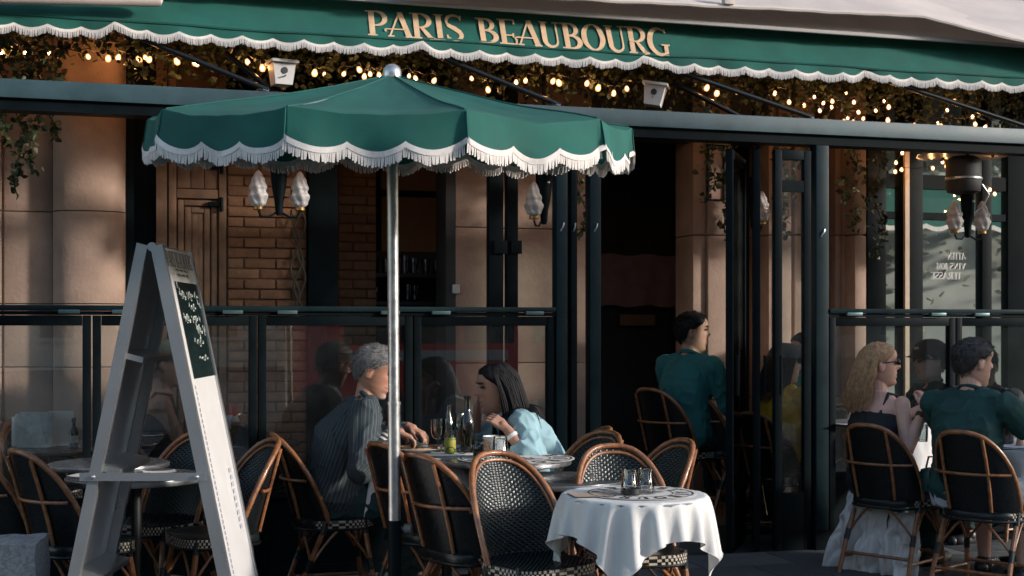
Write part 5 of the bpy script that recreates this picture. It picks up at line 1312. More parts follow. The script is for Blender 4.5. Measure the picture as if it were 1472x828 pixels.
def folds(me, amp, seed, sc=9., z_an=.5):
    me.update(); off = Vector((seed * 3.7, seed * 1.3, 0)); 
    nv = len(me.vertices); no = np.zeros(nv * 3); me.vertices.foreach_get('normal', no); no = no.reshape(-1, 3); co = np.zeros(nv * 3); me.vertices.foreach_get('co', co); co = co.reshape(-1, 3)
    d = np.zeros(nv)
    for i in range(nv):
        p = Vector(co[i]); q = Vector((p.x * sc, p.y * sc, p.z * sc * z_an)) + off
        w = noise.noise(q) ; r_ = 1 - abs(noise.noise(q * 1.7 + Vector((3, 8, 1)))) * 2
        d[i] = amp * (.5 * w + .9 * max(0, r_) ** 2 - .3)
    co += no * d[:, None]; me.vertices.foreach_set('co', co.ravel()); me.update()
def hand(b, wrist, fwd, up, curl=.6, s=1., side=1, spread=.006):
    fwd = fwd.normalized(); rt = fwd.cross(up).normalized(); up = rt.cross(fwd).normalized()
    # palm
    b.capsule(wrist, .025 * s, wrist + fwd * .03 * s, .027 * s, 10)
    for t in (-1, -.33, .33, 1):
        b.capsule(wrist + fwd * .02 * s + rt * t * .016 * s, .015 * s, wrist + fwd * .088 * s + rt * t * .030 * s, .0115 * s, 8)
    for k, (t, L) in enumerate(((-1, .062), (-.33, .078), (.33, .085), (1, .074))):
        t_ = t * side
        p = wrist + fwd * .088 * s + rt * t_ * .031 * s; d = (fwd + rt * t_ * .10).normalized(); r_ = .0088 * s; ang = 0
        for j, f_ in enumerate((.45, .31, .24)):
            ang += curl * (.75 if j else .55) * (1 + .08 * k); dd = d * math.cos(ang) - up * math.sin(ang); q = p + dd * L * f_ * s
            b.capsule(p, r_, q, r_ * .92, 8); p = q; r_ *= .92
    p = wrist + fwd * .025 * s + rt * side * .022 * s; d = (fwd * .75 + rt * side * .62 - up * .35).normalized(); q = p + d * .042 * s; b.capsule(p, .0125 * s, q, .0105 * s, 8)
    d = (fwd * .92 + rt * side * .1 - up * .45).normalized(); b.capsule(q, .0105 * s, q + d * .035 * s, .0085 * s, 8)
def ik(a, c, l1, l2, pole):
    d = c - a; L = min(d.length, (l1 + l2) * .995); u = d.normalized(); x = (l1 * l1 - l2 * l2 + L * L) / (2 * L); h = math.sqrt(max(0, l1 * l1 - x * x))
    n = pole - u * pole.dot(u); n.normalize(); return a + u * x + n * h, a + u * L
def push(p, spheres):
    for c, r_ in spheres:
        d = p - c
        if isinstance(r_, tuple):
            k = Vector((d.x / r_[0], d.y / r_[1], d.z / r_[2])); l = k.length
            if l < 1: p = c + d / max(l, 1e-4)
        elif d.length < r_: p = c + d.normalized() * r_
    return p
m_eyeglass = mat('dark_lens', (.01, .01, .012), .08, coat=.5)
def person(pos, f, label, skin, top_m, leg_m, hair_m, hair, lean=10., seat=.462, z0=CH, sw=.19, head=(0., 5.), hands=None, poles=None, sleeve='long', size=1., vox=.0075, legs=True, build_=1., curl=(.6, .6), hand_dir=None, hand_up=None, seed=1, shoe_m=None, bare_leg=False, knee=.42, hunch=14., cap=None, sunglass=False, strap=False, facial=None, lips=(.55, .22, .18)):
    rg = random.Random(seed); r = empty('person', (pos[0], pos[1], z0), look(f), label, 'person')
    S = size; la = RAD(lean); lh = RAD(lean + hunch)
    seat_l = seat - z0 if z0 > .05 else seat - z0
    pel = Vector((0, -.04, seat_l + .085)); sd_ = Vector((0, math.sin(la), math.cos(la))); s2 = Vector((0, math.sin(lh), math.cos(lh)))
    waist = pel + sd_ * .16 * S; chest = waist + sd_ * .16 * S; upc = chest + s2 * .12 * S; nb = upc + s2 * .075 * S
    hy, hp = RAD(head[0]), RAD(head[1]); hd = (nb + s2 * .05 + Vector((0, .012, .105 * S)))
    HS = S * 1.10; H = Matrix.Translation(hd) @ Matrix.Rotation(hy, 4, 'Z') @ Matrix.Rotation(-hp, 4, 'X')
    sh = {s: upc + Vector((s * sw * S, -.005, .010)) for s in (-1, 1)}
    hands = hands or {-1: pel + Vector((-.16, .40, .12)), 1: pel + Vector((.16, .40, .12))}
    poles = poles or {-1: Vector((-.5, -.3, -1)), 1: Vector((.5, -.3, -1))}
    arms = {}
    for s in (-1, 1):
        e, w = ik(sh[s], Vector(hands[s]), .285 * S, .255 * S, Vector(poles[s])); arms[s] = (sh[s], e, w)
    B_ = build_
    def torso(b, g=0.):
        loft(b, [(pel + Vector((0, .0, -.085)), (.13 + g) * B_, (.10 + g) * B_, 0), (pel, (.168 + g) * B_, (.125 + g) * B_, la * .5), (waist, (.145 + g) * B_, (.108 + g) * B_, la), (chest, (.160 + g) * B_, (.118 + g) * B_, la), (upc + s2 * -.03, (sw * .93 + g), (.105 + g), lh), (upc + s2 * .022, (sw * .80 + g * .6), (.078 + g * .6), lh), (nb + s2 * .0, .072 + g * .4, .062 + g * .4, lh)])
    b = MB(); torso(b); b.capsule(nb - s2 * .05, .058 * S, hd + H.to_3x3() @ Vector((0, -.022, -.055)), .052 * S, 14)
    for s in (-1, 1):
        a, e, w = arms[s]; b.capsule(a, .050 * B_, e, .040 * B_, 12); b.capsule(e, .040 * B_, e.lerp(w, .35), .041 * B_, 12); b.capsule(e.lerp(w, .35), .041 * B_, w, .026, 12)
        fw = (hand_dir or {}).get(s); fw = Vector(fw) if fw else (w - e).normalized(); upv = (hand_up or {}).get(s); upv = Vector(upv) if upv else Vector((0, 0, 1))
        hand(b, w + (w - e).normalized() * .01, fw, upv, curl[0] if s < 0 else curl[1], S * .95, -s)
    hips = {}
    for s in (-1, 1):
        hip = pel + Vector((s * .09, .02, -.02)); kn = Vector((s * .13, pel.y + knee, seat_l + .04)); an = Vector((s * .14, pel.y + knee - .05 * s, .085)); toe = an + Vector((s * .02, .15, -.045)); hips[s] = (hip, kn, an, toe)
        b.capsule(hip, .078 * B_, kn, .056 * B_, 12); b.capsule(kn, .054, kn.lerp(an, .35), .052, 12); b.capsule(kn.lerp(an, .35), .052, an, .034, 12)
        b.capsule(an + Vector((0, -.03, -.04)), .034, toe, .028, 10)
    add_head(b, H, HS)
    me = remesh(b, vox * .72 if vox < .007 else vox, 2, 'body')
    # colour the skin: lips, brows, eyes, stubble
    ca = me.color_attributes.new('Col', 'FLOAT_COLOR', 'POINT'); Hi = H.inverted(); n = len(me.vertices); cols = np.ones((n, 4)); co = np.zeros(n * 3); me.vertices.foreach_get('co', co); co = co.reshape(-1, 3)
    Hm = np.array(Hi); hl = (co @ Hm[:3, :3].T + Hm[:3, 3]) / HS
    base = np.array(skin); cols[:, :3] = base
    x, y, z = hl[:, 0], hl[:, 1], hl[:, 2]; face = (y > .03) & (np.abs(x) < .07) & (np.abs(z) < .12)
    def blend(w, c): 
        w = np.clip(w, 0, 1)[:, None]; cols[:, :3] = cols[:, :3] * (1 - w) + np.array(c) * w
    blend(face * np.exp(-((np.abs(x) - .036) / .022) ** 2 - ((z + .012) / .022) ** 2) * .35, base * np.array([1.15, .75, .7]))
    blend(face * np.exp(-(x / .022) ** 4 - ((z + .054) / .008) ** 4) * .75, lips)
    blend(face * np.exp(-(x / .022) ** 4 - ((z + .051) / .0025) ** 2) * .6, base * .35)
    blend(face * np.exp(-((np.abs(x) - .031) / .014) ** 4 - ((z - .020) / .0055) ** 2) * .85, (.03, .022, .02))
    if facial != 'nobrow': blend(face * np.exp(-((np.abs(x) - .032) / .019) ** 4 - ((z - .040) / .0045) ** 2) * .75, np.array(hair_rgb.get(hair_m.name, (.05, .04, .03))) * .8)
    if facial == 'goatee': blend(face * np.exp(-(x / .028) ** 4 - ((z + .098) / .016) ** 2) * .8, (.55, .5, .46)); blend(face * np.exp(-((np.abs(x)) / .05) ** 4 - ((z + .075) / .03) ** 2) * .25, base * .6)
    ca.data.foreach_set('color', cols.ravel()); mesh_obj(me, 'body', SKIN, r)
    # top
    b = MB(); torso(b, .013)
    for s in (-1, 1):
        a, e, w = arms[s]; g = .014 if sleeve != 'wide' else .030
        if sleeve in ('long', 'wide'):
            end = w if sleeve == 'long' else e.lerp(w, .62)
            b.capsule(a, (.055 * B_ + g), e, (.043 * B_ + g), 12); b.tube([e, e.lerp(end, .5), end], [.043 * B_ + g, .041 + g, .032 + g], 12); b.ball(e, .043 * B_ + g, 12, 8)
        elif sleeve == 'short':
            q = a.lerp(e, .62); b.ball(a, .055 * B_ + g, 12, 8); b.tube([a, q], [.055 * B_ + g, .050 * B_ + g + .006], 14)
        if sleeve != 'none': b.capsule(nb + Vector((s * .02, 0, -.01)), .048, a - Vector((s * .01, 0, .0)), .058 * B_, 12)
    if sleeve == 'none':
        b = MB(); loft(b, [(pel + Vector((0, 0, -.085)), .143, .113, 0), (pel, .18, .137, la * .5), (waist, .156, .119, la), (chest, .170, .129, la), (chest + s2 * .055, .155, .118, lh), (chest + s2 * .075, .12, .095, lh)])
    me = remesh(b, vox, 3, 'top'); 
    if top_m.name == 'dark_striped_shirt':
        nv = len(me.vertices); co = np.zeros(nv * 3); me.vertices.foreach_get('co', co); co = co.reshape(-1, 3); val = np.zeros(nv); best = np.full(nv, 9.)
        segs = [(pel, upc, .15, 66, Vector((0, 1, 0)))] + [(arms[s][i_], arms[s][i_ + 1], .052, 26, Vector((-s, .3, 0))) for s in (-1, 1) for i_ in (0, 1)]
        for a_, c_, rad_, cnt, ref in segs:
            d_ = (c_ - a_); L_ = d_.length; d_.normalize(); rf = ref - d_ * ref.dot(d_); rf.normalize(); sd2 = d_.cross(rf); rel = co - np.array(a_); t_ = np.clip(rel @ np.array(d_), 0, L_)
            pr = rel - t_[:, None] * np.array(d_); ds = np.linalg.norm(pr, axis=1) / rad_; ang = np.arctan2(pr @ np.array(sd2), -(pr @ np.array(rf))); w_ = ds < best; best = np.where(w_, ds, best); val = np.where(w_, ang / (2 * PI) * cnt, val)
        at_ = me.attributes.new('stripe', 'FLOAT', 'POINT'); at_.data.foreach_set('value', val)
    folds(me, .012 if sleeve != 'none' else .005, seed, 8., .7); tp_ = mesh_obj(me, 'top', top_m, r)
    if sleeve == 'none':
        for s in (-1, 1):
            bb = MB(); bb.tube([chest + s2 * .05 + Vector((s * .09, .10, 0)), upc + Vector((s * .085, .06, .055)), upc + Vector((s * .085, -.03, .068)), chest + s2 * .05 + Vector((s * .07, -.105, 0))], .010, 8); bb.build('strap', top_m, r)
    else:
        bb = MB(); ring = []
        Rh = Matrix.Rotation(-lh * .8, 3, 'X')
        for k in range(24):
            q = 2 * PI * k / 24; ring.append(nb + s2 * .006 + Rh @ Vector((.073 * math.cos(q), .066 * math.sin(q) + .004, -.022 * math.sin(q) + .0)))
        bb.tube(ring, .010 if sleeve != 'long' else .015, 8, closed=True); bb.build('collar', top_m, r)
    # lower garment
    if legs:
        b = MB(); loft(b, [(pel + Vector((0, 0, -.09)), .155 * B_, .12 * B_, 0), (pel + Vector((0, 0, -.01)), .172 * B_, .130 * B_, 0), (pel + Vector((0, 0, .05)), .145 * B_, .105 * B_, la)])
        for s in (-1, 1):
            hip, kn, an, toe = hips[s]; b.capsule(hip, .092 * B_, kn, .070 * B_, 12)
            if not bare_leg: b.tube([kn, kn.lerp(an, .5), an + Vector((0, 0, .02))], [.070, .064, .056], 12)
        me = remesh(b, vox, 3, 'trousers'); folds(me, .012, seed + 5, 9., 1.); mesh_obj(me, 'trousers', leg_m, r)
    for s in (-1, 1):
        hip, kn, an, toe = hips[s]; b = MB(); b.capsule(an + Vector((0, -.035, -.045)), .042, toe, .036, 12); b.ball(an + Vector((0, -.01, -.02)), .048, 12, 8)
        for i_, v_ in enumerate(b.v): b.v[i_] = (v_[0], v_[1], max(v_[2], .006))
        b.build('shoe', shoe_m or m_castiron, r, smooth='all')
    # hair
    def hl_(th):      # hairline height by angle from the front
        a = abs(((th + PI) % (2 * PI)) - PI)
        return interp([(0, .078 if hair != 'receding' else .090), (RAD(35), .076), (RAD(58), .050), (RAD(74), .030), (RAD(88), .008), (RAD(100), -.004), (RAD(116), -.045), (RAD(180), -.070)], a)
    n, vs = 72, []; NZ = 44; thick = {'short': .0065, 'receding': .008, 'bob': .012, 'long': .011, 'blonde': .010}.get(hair, .012)
    zz = [-.10 + .221 * i / NZ for i in range(NZ + 1)]
    for z_ in zz:
        for k in range(n):
            th = 2 * PI * k / n; m_ = (z_ - hl_(th)) / .030; m_ = max(0., min(1., m_ + .35)); d = Vector((math.sin(th), math.cos(th), z_ * 8))
            t_ = noise.noise(Vector((d.x * 9, d.y * 9, z_ * 40)) + Vector((seed, 0, 0))); t2 = noise.noise(Vector((d.x * 22, d.y * 22, z_ * 90)))
            vs.append(H @ (head_pt(z_, th, -.014 + m_ * (.014 + thick * (1 + .30 * t_ + .06 * t2))) * HS))
    b = MB(); b.add(vs, [(i * n + k, i * n + (k + 1) % n, (i + 1) * n + (k + 1) % n, (i + 1) * n + k) for i in range(NZ) for k in range(n)] + [tuple(NZ * n + k for k in range(n)), tuple(range(n - 1, -1, -1))])
    hr = b.build('hair', hair_m, r, smooth='all')
    b = MB()
    if hair in ('short', 'receding'):
        for i in range(2200):
            th = rg.uniform(0, 2 * PI); z_ = rg.uniform(-.07, .118)
            if z_ < hl_(th) + .004: continue
            p = head_pt(z_, th, thick * .8) * HS; nrm_ = (p - Vector((0, -.01, .01))).normalized(); tg_ = Vector((0, -.6, -.5)) if z_ > .07 else Vector((0, -.35, -1)); tg_ = (tg_ - nrm_ * tg_.dot(nrm_)).normalized() + Vector((rg.gauss(0, .25), rg.gauss(0, .25), rg.gauss(0, .25)))
            L = rg.uniform(.012, .024); b.tube([H @ p, H @ (p + nrm_ * .006 + tg_ * L * .5), H @ (p + nrm_ * .005 + tg_ * L)], [.0013, .0011, .0004], 3, cap=False)
    else:
        Hr = H.to_3x3(); sph = [(hd + Hr @ Vector((0, -.008, .008)), (.086 * HS, .112 * HS, .132 * HS)), (nb, .074), (upc + Vector((sw * .5, 0, 0)), .098), (upc - Vector((sw * .5, 0, 0)), .098), (chest + Vector((0, -.0, .03)), .165 * B_), (waist, .155 * B_), (sh[1], .072), (sh[-1], .072)]
        N_, Lh, wav = {'long': (1500, .40, .003), 'blonde': (1500, .19, .009), 'bob': (420, .22, .004)}[hair]
        for i in range(N_):
            th = rg.choice((-1, 1)) * rg.uniform(RAD({'long': 80, 'blonde': 98, 'bob': 70}[hair]), PI); z_ = rg.uniform(-.03, .115)
            if abs(th) < RAD(105): z_ = rg.uniform(.05, .115)
            p = H @ (head_pt(z_, th, .012) * HS); pts = [p]; ph = rg.uniform(0, 6.28); fr = rg.uniform(.8, 1.2); L_ = Lh * rg.uniform(.75, 1.05) + (z_ + .1) * .9
            d = (Hr @ Vector((math.sin(th) * .5, -.5 if abs(th) > RAD(90) else -.25, 0)) + Vector((0, 0, -.6))).normalized(); st = .018; lk = ph * .12
            for k in range(int(L_ / st)):
                d = (d * .55 + Vector((.05 * math.sin(ph * 5), .05 * math.cos(ph * 7), -1)) * .45 + Hr @ Vector((0, -.12 if k < 9 else -.02, 0))).normalized(); p = p + d * st
                p = push(p, sph); q = p
                if wav > .008 and k > 4: q = p + Vector((math.sin(k * .34 * fr + ph), math.cos(k * .30 * fr + ph), 0)) * wav * min(1, (k - 4) / 6)
                pts.append(q)
            m_ = len(pts); b.tube(pts, [(.0028 if hair != 'bob' else .0045) * (1 - .75 * (k / (m_ - 1)) ** 2) for k in range(m_)], 4, cap=False)
    tag(b.build('hair_strands', hair_m, hr, smooth='all'), kind='stuff')
    if cap:
        b = MB(); n = 32; vs = []; zc = .045
        for i in range(9):
            t = i / 8; a = t * PI / 2; 
            for k in range(n): q = 2 * PI * k / n; vs.append(H @ (Vector((.094 * math.cos(a) ** .8 * math.sin(q), -.008 + .115 * math.cos(a) ** .8 * math.cos(q), zc + .098 * math.sin(a) - .02 * math.cos(q) * 0)) * HS))
        b.add(vs, [(i * n + k, i * n + (k + 1) % n, (i + 1) * n + (k + 1) % n, (i + 1) * n + k) for i in range(8) for k in range(n)]); cp_ = b.build('cap', cap, r, smooth='all')
        b = MB(); g2 = [[H @ (Vector((.078 * (i / 8 - .5) * 2, .085 + .0 - .045 * abs(i / 8 - .5) * 2 * abs(i / 8 - .5) * 2 + (.070 * (1 - (abs(i / 8 - .5) * 2) ** 2.5)) * j / 5, zc + .010 - .016 * j / 5 - .018 * (abs(i / 8 - .5) * 2) ** 2)) * HS) for j in range(6)] for i in range(9)]
        b.sheet(g2); b.build('brim', cap, cp_, smooth='all')
        b = MB(); b.box(H @ (Vector((-.03, .100, zc + .045)) * HS), (.022, .022, .016), H.to_3x3()); b.build('badge', m_white, cp_, smooth=False)
    if not sunglass:
        for s in (-1, 1):
            e_ = MB(); e_.ball(H @ (Vector((s * .031, .0745, .020)) * HS), Vector((.0125, .0075, .0052)) * HS, 12, 8, R=H.to_3x3()); ey = e_.build('eye', m_eyeglass, r, smooth='all')
            e_ = MB(); e_.tube([H @ (Vector((s * (.014 + .013 * k), .089 - .0045 * k * k * .8, .040 + .003 * math.sin(k * 1.05))) * HS) for k in range(4)], [.0028, .0034, .003, .0012], 6); e_.build('eyebrow', hair_m, ey, smooth='all')
    if sunglass:
        sg_ = MB(); R3 = H.to_3x3(); 
        for s in (-1, 1):
            lens = MB(); lens.ball(H @ (Vector((s * .033, .086, .018)) * HS), (.027, .010, .021), 14, 8, R=R3); l_ = lens.build('sunglass_lens', m_eyeglass, r, smooth='all')
            t_ = MB(); t_.tube([H @ (Vector((s * .058, .082, .024)) * HS), H @ (Vector((s * .076, .05, .022)) * HS), H @ (Vector((s * .081, -.015, .016)) * HS)], .003, 6); t_.build('temple', m_castiron, l_)
    r['j'] = 1
    del r['j']
    return r, H, arms
def loc(pos, f, world, z0=CH):           # a world point in the person's own frame
    a = look(f); d = Vector(world) - Vector((pos[0], pos[1], z0)); return Matrix.Rotation(-a, 3, 'Z') @ d
hair_rgb = {'grey_hair': (.18, .173, .17), 'black_hair': (.007, .0065, .007), 'blonde_hair': (.36, .205, .105), 'dark_grey_hair': (.05, .045, .042), 'brown_hair': (.05, .03, .02)}
HM = {k: mat(k, v, .6, var=.3 if k[0] != 'g' else .4, vs=45, spec=.2, col2=tuple(min(1, c * 1.5) for c in v)) for k, v in hair_rgb.items()}
m_stripe = mat('dark_striped_shirt', (.026, .037, .043), .8)
_n = m_stripe.node_tree; _at = _n.nodes.new('ShaderNodeAttribute'); _at.attribute_name = 'stripe'; _fr = _n.nodes.new('ShaderNodeMath'); _fr.operation = 'FRACT'; _gt = _n.nodes.new('ShaderNodeMath'); _gt.operation = 'GREATER_THAN'; _gt.inputs[1].default_value = .74
_mx = _n.nodes.new('ShaderNodeMix'); _mx.data_type = 'RGBA'; _mx.inputs[6].default_value = (.024, .035, .041, 1); _mx.inputs[7].default_value = (.075, .090, .098, 1)
_n.links.new(_at.outputs['Fac'], _fr.inputs[0]); _n.links.new(_fr.outputs[0], _gt.inputs[0]); _n.links.new(_gt.outputs[0], _mx.inputs[0]); _n.links.new(_mx.outputs[2], _n.nodes['Principled BSDF'].inputs['Base Color'])
m_bluetop = mat('pale_blue_cotton', (.27, .42, .45), .8, var=.12, vs=7, bump=.15, bs=200)
m_blacktop = mat('black_cotton', (.010, .011, .013), .8, var=.2)
m_greentee = mat('dark_green_cotton', (.010, .050, .044), .85, var=.15, bump=.1, bs=200)
m_tealshirt = mat('teal_cotton', (.018, .15, .15), .8, var=.12)
m_yellow = mat('yellow_jacket_cloth', (.72, .42, .025), .75, var=.12, vs=6)
m_mint = mat('mint_green_cotton', (.05, .32, .24), .8)
m_navy = mat('navy_denim', (.012, .035, .040), .85, var=.2, bump=.15, bs=250)
m_greyshort = mat('pale_grey_cotton', (.42, .43, .43), .85, var=.1)
m_skirtgreen = mat('deep_green_skirt', (.010, .045, .042), .8, var=.15)

# the man in stripes
p, f = (-.90, 6.86), (.97, .24)
man, H, A = person(p, f, 'grey haired man in a dark pinstriped shirt cutting his pizza', (.44, .225, .15), m_stripe, m_navy, HM['grey_hair'], 'receding', lean=15, hunch=18, size=1.04, head=(-22, 20), sw=.205, build_=1.28, seed=2, vox=.0065, facial='goatee',
    hands={1: loc(p, f, (-.60, 6.68, .895)), -1: loc(p, f, (-.55, 6.92, .90))}, poles={1: Vector((.5, -.2, -1)), -1: Vector((-.5, -.1, -.9))}, hand_dir={1: loc((0, 0), f, (.9, .1, -.35), 0), -1: loc((0, 0), f, (.85, -.25, -.4), 0)}, curl=(.75, .8))
for s in (1, -1):
    a, e, w = A[s]
    for k in range(3): b = MB(); t = e.lerp(w, .70 + .10 * k); d = (w - e).normalized() * .006; b.tube([t - d, t + d], .051 - .003 * k, 16); b.build('cuff_stripe', m_fringe, man)
# knife
b = MB(); kn = empty('table_knife', (-.50, 6.72, .83), 0, 'steel knife in the hand of the man in stripes', 'knife'); b.tube([(-.05, 0, .06), (.0, 0, .02)], .006, 8); b.build('handle', m_castiron, kn); b = MB(); b.box((.03, 0, -.0), (.075, .002, .014), Matrix.Rotation(RAD(35), 3, 'Y')); b.build('blade', m_alu, kn, smooth=False)
# the woman in blue
p, f = (.22, 7.10), (-.96, -.20)
wom, H, A = person(p, f, 'woman with long black hair in a pale blue top eating with a fork', (.44, .235, .16), m_bluetop, m_navy, HM['black_hair'], 'long', lean=31, hunch=16, head=(4, 6), sw=.170, build_=.98, size=1.0, sleeve='wide', seed=4, vox=.0062,
    hands={1: loc(p, f, (-.19, 7.18, .955)), -1: loc(p, f, (-.02, 6.80, .895))}, poles={1: Vector((.4, .1, -1)), -1: Vector((-.4, -.6, -.8))}, hand_dir={1: loc((0, 0), f, (.1, -.1, 1), 0), -1: loc((0, 0), f, (-.75, .2, .55), 0)}, hand_up={1: loc((0, 0), f, (-1, 0, 0), 0), -1: loc((0, 0), f, (.3, -.6, .5), 0)}, curl=(.7, .9))
a, e, w = A[-1]; b = MB(); t = e.lerp(w, .84); d = (w - e).normalized(); b.tube([t - d * .010, t + d * .010], .033, 18); b.build('watch_band', m_china, wom)
fk = empty('eating_fork', (0, 0, 0), 0, 'steel fork held to the mouth of the woman in blue', 'fork'); b = MB(); b.tube([(-.205, 7.10, 1.11), (-.17, 7.08, 1.10), (-.12, 7.06, 1.085)], .003, 6); b.build('handle', m_alu, fk); b = MB(); b.box((-.10, 7.055, 1.082), (.045, .02, .003)); b.build('tines', m_alu, fk, smooth=False)
# the blonde woman
p, f = (2.14, 7.70), (.72, .69)
bl_, H, A = person(p, f, 'blonde woman in sunglasses and a black strappy top at the right table', (.62, .345, .255), m_blacktop, m_skirtgreen, HM['blonde_hair'], 'blonde', lean=2, hunch=6, head=(-44, -2), sw=.160, build_=.92, size=.98, sleeve='none', seed=6, vox=.0062, sunglass=True, facial='nobrow',
    hands={1: loc(p, f, (2.34, 7.52, .95)), -1: loc(p, f, (2.42, 7.90, .93))}, poles={1: Vector((.55, -.25, -1)), -1: Vector((-.4, .2, -1))}, hand_dir={1: loc((0, 0), f, (.15, .35, .9), 0)}, hand_up={1: loc((0, 0), f, (.5, -.8, .2), 0)}, curl=(.9, 1.0))
a, e, w = A[1]; b = MB(); t = e.lerp(w, .88); d = (w - e).normalized(); b.tube([t - d * .013, t + d * .013], .033, 18); wb = b.build('watch_band', m_castiron, bl_); b = MB(); b.box(t + Vector((.02, -.028, .01)), (.026, .012, .03)); b.build('watch_face', m_eyeglass, wb, smooth=False)
# the man in dark green
p, f = (2.49, 7.20), (.74, .67)
gm_, H, A = person(p, f, 'man with short dark hair in a dark green T-shirt and pale shorts', (.60, .34, .245), m_greentee, m_greyshort, HM['dark_grey_hair'], 'short', lean=4, hunch=10, head=(-26, 4), size=1.03, sw=.205, build_=1.12, sleeve='short', seed=7, vox=.0065, bare_leg=True,
    hands={1: loc(p, f, (2.98, 7.30, .80)), -1: loc(p, f, (2.72, 7.62, .80))}, poles={1: Vector((.8, -.5, -.8)), -1: Vector((-.6, 0, -1))})
b = MB(); Rn = []; 
# the man in teal in the entrance
p, f = (1.20, 9.00), (.75, .66)
person(p, f, 'man with black hair in a teal shirt sitting in the entrance', (.42, .235, .155), m_tealshirt, m_navy, HM['black_hair'], 'short', lean=4, hunch=8, head=(-42, 2), sw=.20, build_=1.12, size=1.05, seat=.61, z0=.15, seed=8, vox=.009)
p, f = (1.80, 8.84), (.80, .6)
person(p, f, 'diner in a yellow jacket and black cap behind the door glass', (.55, .30, .22), m_yellow, m_navy, HM['brown_hair'], 'bob', lean=4, hunch=10, head=(-30, 4), sw=.175, seat=.45, z0=0., seed=9, vox=.009, cap=m_blacktop, size=.96)
p, f = (2.10, 9.40), (-.9, -.3)
person(p, f, 'dark haired diner in a mint green T-shirt facing the yellow jacket', (.45, .24, .16), m_mint, m_navy, HM['black_hair'], 'bob', lean=2, hunch=6, head=(0, 8), sw=.175, seat=.50, z0=0., seed=10, vox=.009, sleeve='short')
p, f = (2.86, 8.86), (-.95, -.3)
person(p, f, 'man in a black cap and dark glasses behind the right glass', (.66, .43, .35), m_blacktop, m_navy, HM['black_hair'], 'short', lean=6, hunch=10, head=(-6, 2), sw=.19, seat=.45, z0=0., seed=11, vox=.008, cap=m_blacktop, sunglass=True, sleeve='short')
p, f = (3.32, 8.95), (-.9, -.4)
person(p, f, 'hunched diner in black behind the man in dark green', (.40, .23, .16), m_blacktop, m_navy, HM['black_hair'], 'short', lean=14, hunch=18, head=(10, 25), sw=.19, seat=.45, z0=0., seed=12, vox=.009, sleeve='short')
p, f = (-2.10, 7.86), (.92, .3)
person(p, f, 'diner in a dark cap and black top inside the glass behind the board', (.36, .19, .125), m_blacktop, m_navy, HM['black_hair'], 'short', lean=4, hunch=8, head=(-8, 4), sw=.17, seat=.45, z0=0., seed=13, vox=.008, cap=mat('olive_cap_cloth', (.03, .04, .025), .8), sleeve='none')
# chairs for those who sit on hidden ones
chair(2.10, 9.42, (-.9, -.3), 'rattan chair under the diner in mint green', 0.); chair(2.82, 8.97, (-.95, -.3), 'rattan chair under the capped man behind the right glass', 0.); chair(3.34, 8.97, (-.9, -.4), 'rattan chair under the hunched diner in black', 0.)
# white jacket hanging from the blonde woman's chair
ck = empty('white_jacket', (2.14, 7.66, CH), look((.72, .69)), 'crumpled white jacket hanging from the blonde woman\'s chair to the ground', 'jacket')
def rid(v): return 1 - 2 * abs(noise.noise(v))
def crumple(x0, x1, z1, N_, M_, sd_, spread, pool):
    g2 = []
    for j in range(M_ + 1):
        t = j / M_; row = []
        for i in range(N_ + 1):
            s = i / N_; w = (x1 - x0) * (.6 + spread * t); x = (x0 + x1) / 2 + (s - .5) * w - pool * t
            q = Vector((s * 3.2 + sd_, t * 1.6, sd_)); y = .05 + .085 * rid(q) * (.25 + .75 * t) + .035 * rid(q * 2.3) + .012 * noise.noise(q * 6)
            z = z1 * (1 - t) ** .9 + .045 * rid(Vector((s * 4, t * 3.3, sd_ + 4))) * t * (1 - t) * 3 + .03 * t * abs(noise.noise(Vector((s * 7, sd_, 3)))); x += .02 * noise.noise(Vector((s * 4, t * 5, sd_ + 8)))
            row.append(Vector((x, y - .12 - .10 * t, max(.004, z))))
        g2.append(row)
    return g2
b = MB(); b.sheet(crumple(-.24, .14, .50, 60, 44, 1.3, .55, .06)); b.build('cloth', m_cloth, ck, smooth='all')
b = MB(); b.sheet(crumple(.02, .30, .36, 40, 30, 4.1, .3, -.02)); b.build('sleeve', m_cloth, ck, smooth='all')
# green handbag between the two
hb = empty('handbag', (2.36, 7.42, .50), RAD(30), 'dark green glossy handbag between the couple at the right table', 'bag'); b = MB(); b.box((0, 0, .07), (.14, .08, .14), bev=.03); b.build('bag_body', mat('green_leather', (.012, .06, .055), .25, var=.3, vs=15), hb); b = MB(); b.tube([(-.05, 0, .14), (-.03, 0, .20), (.03, 0, .20), (.05, 0, .14)], .006, 6); b.build('strap', MATS['green_leather'], hb)
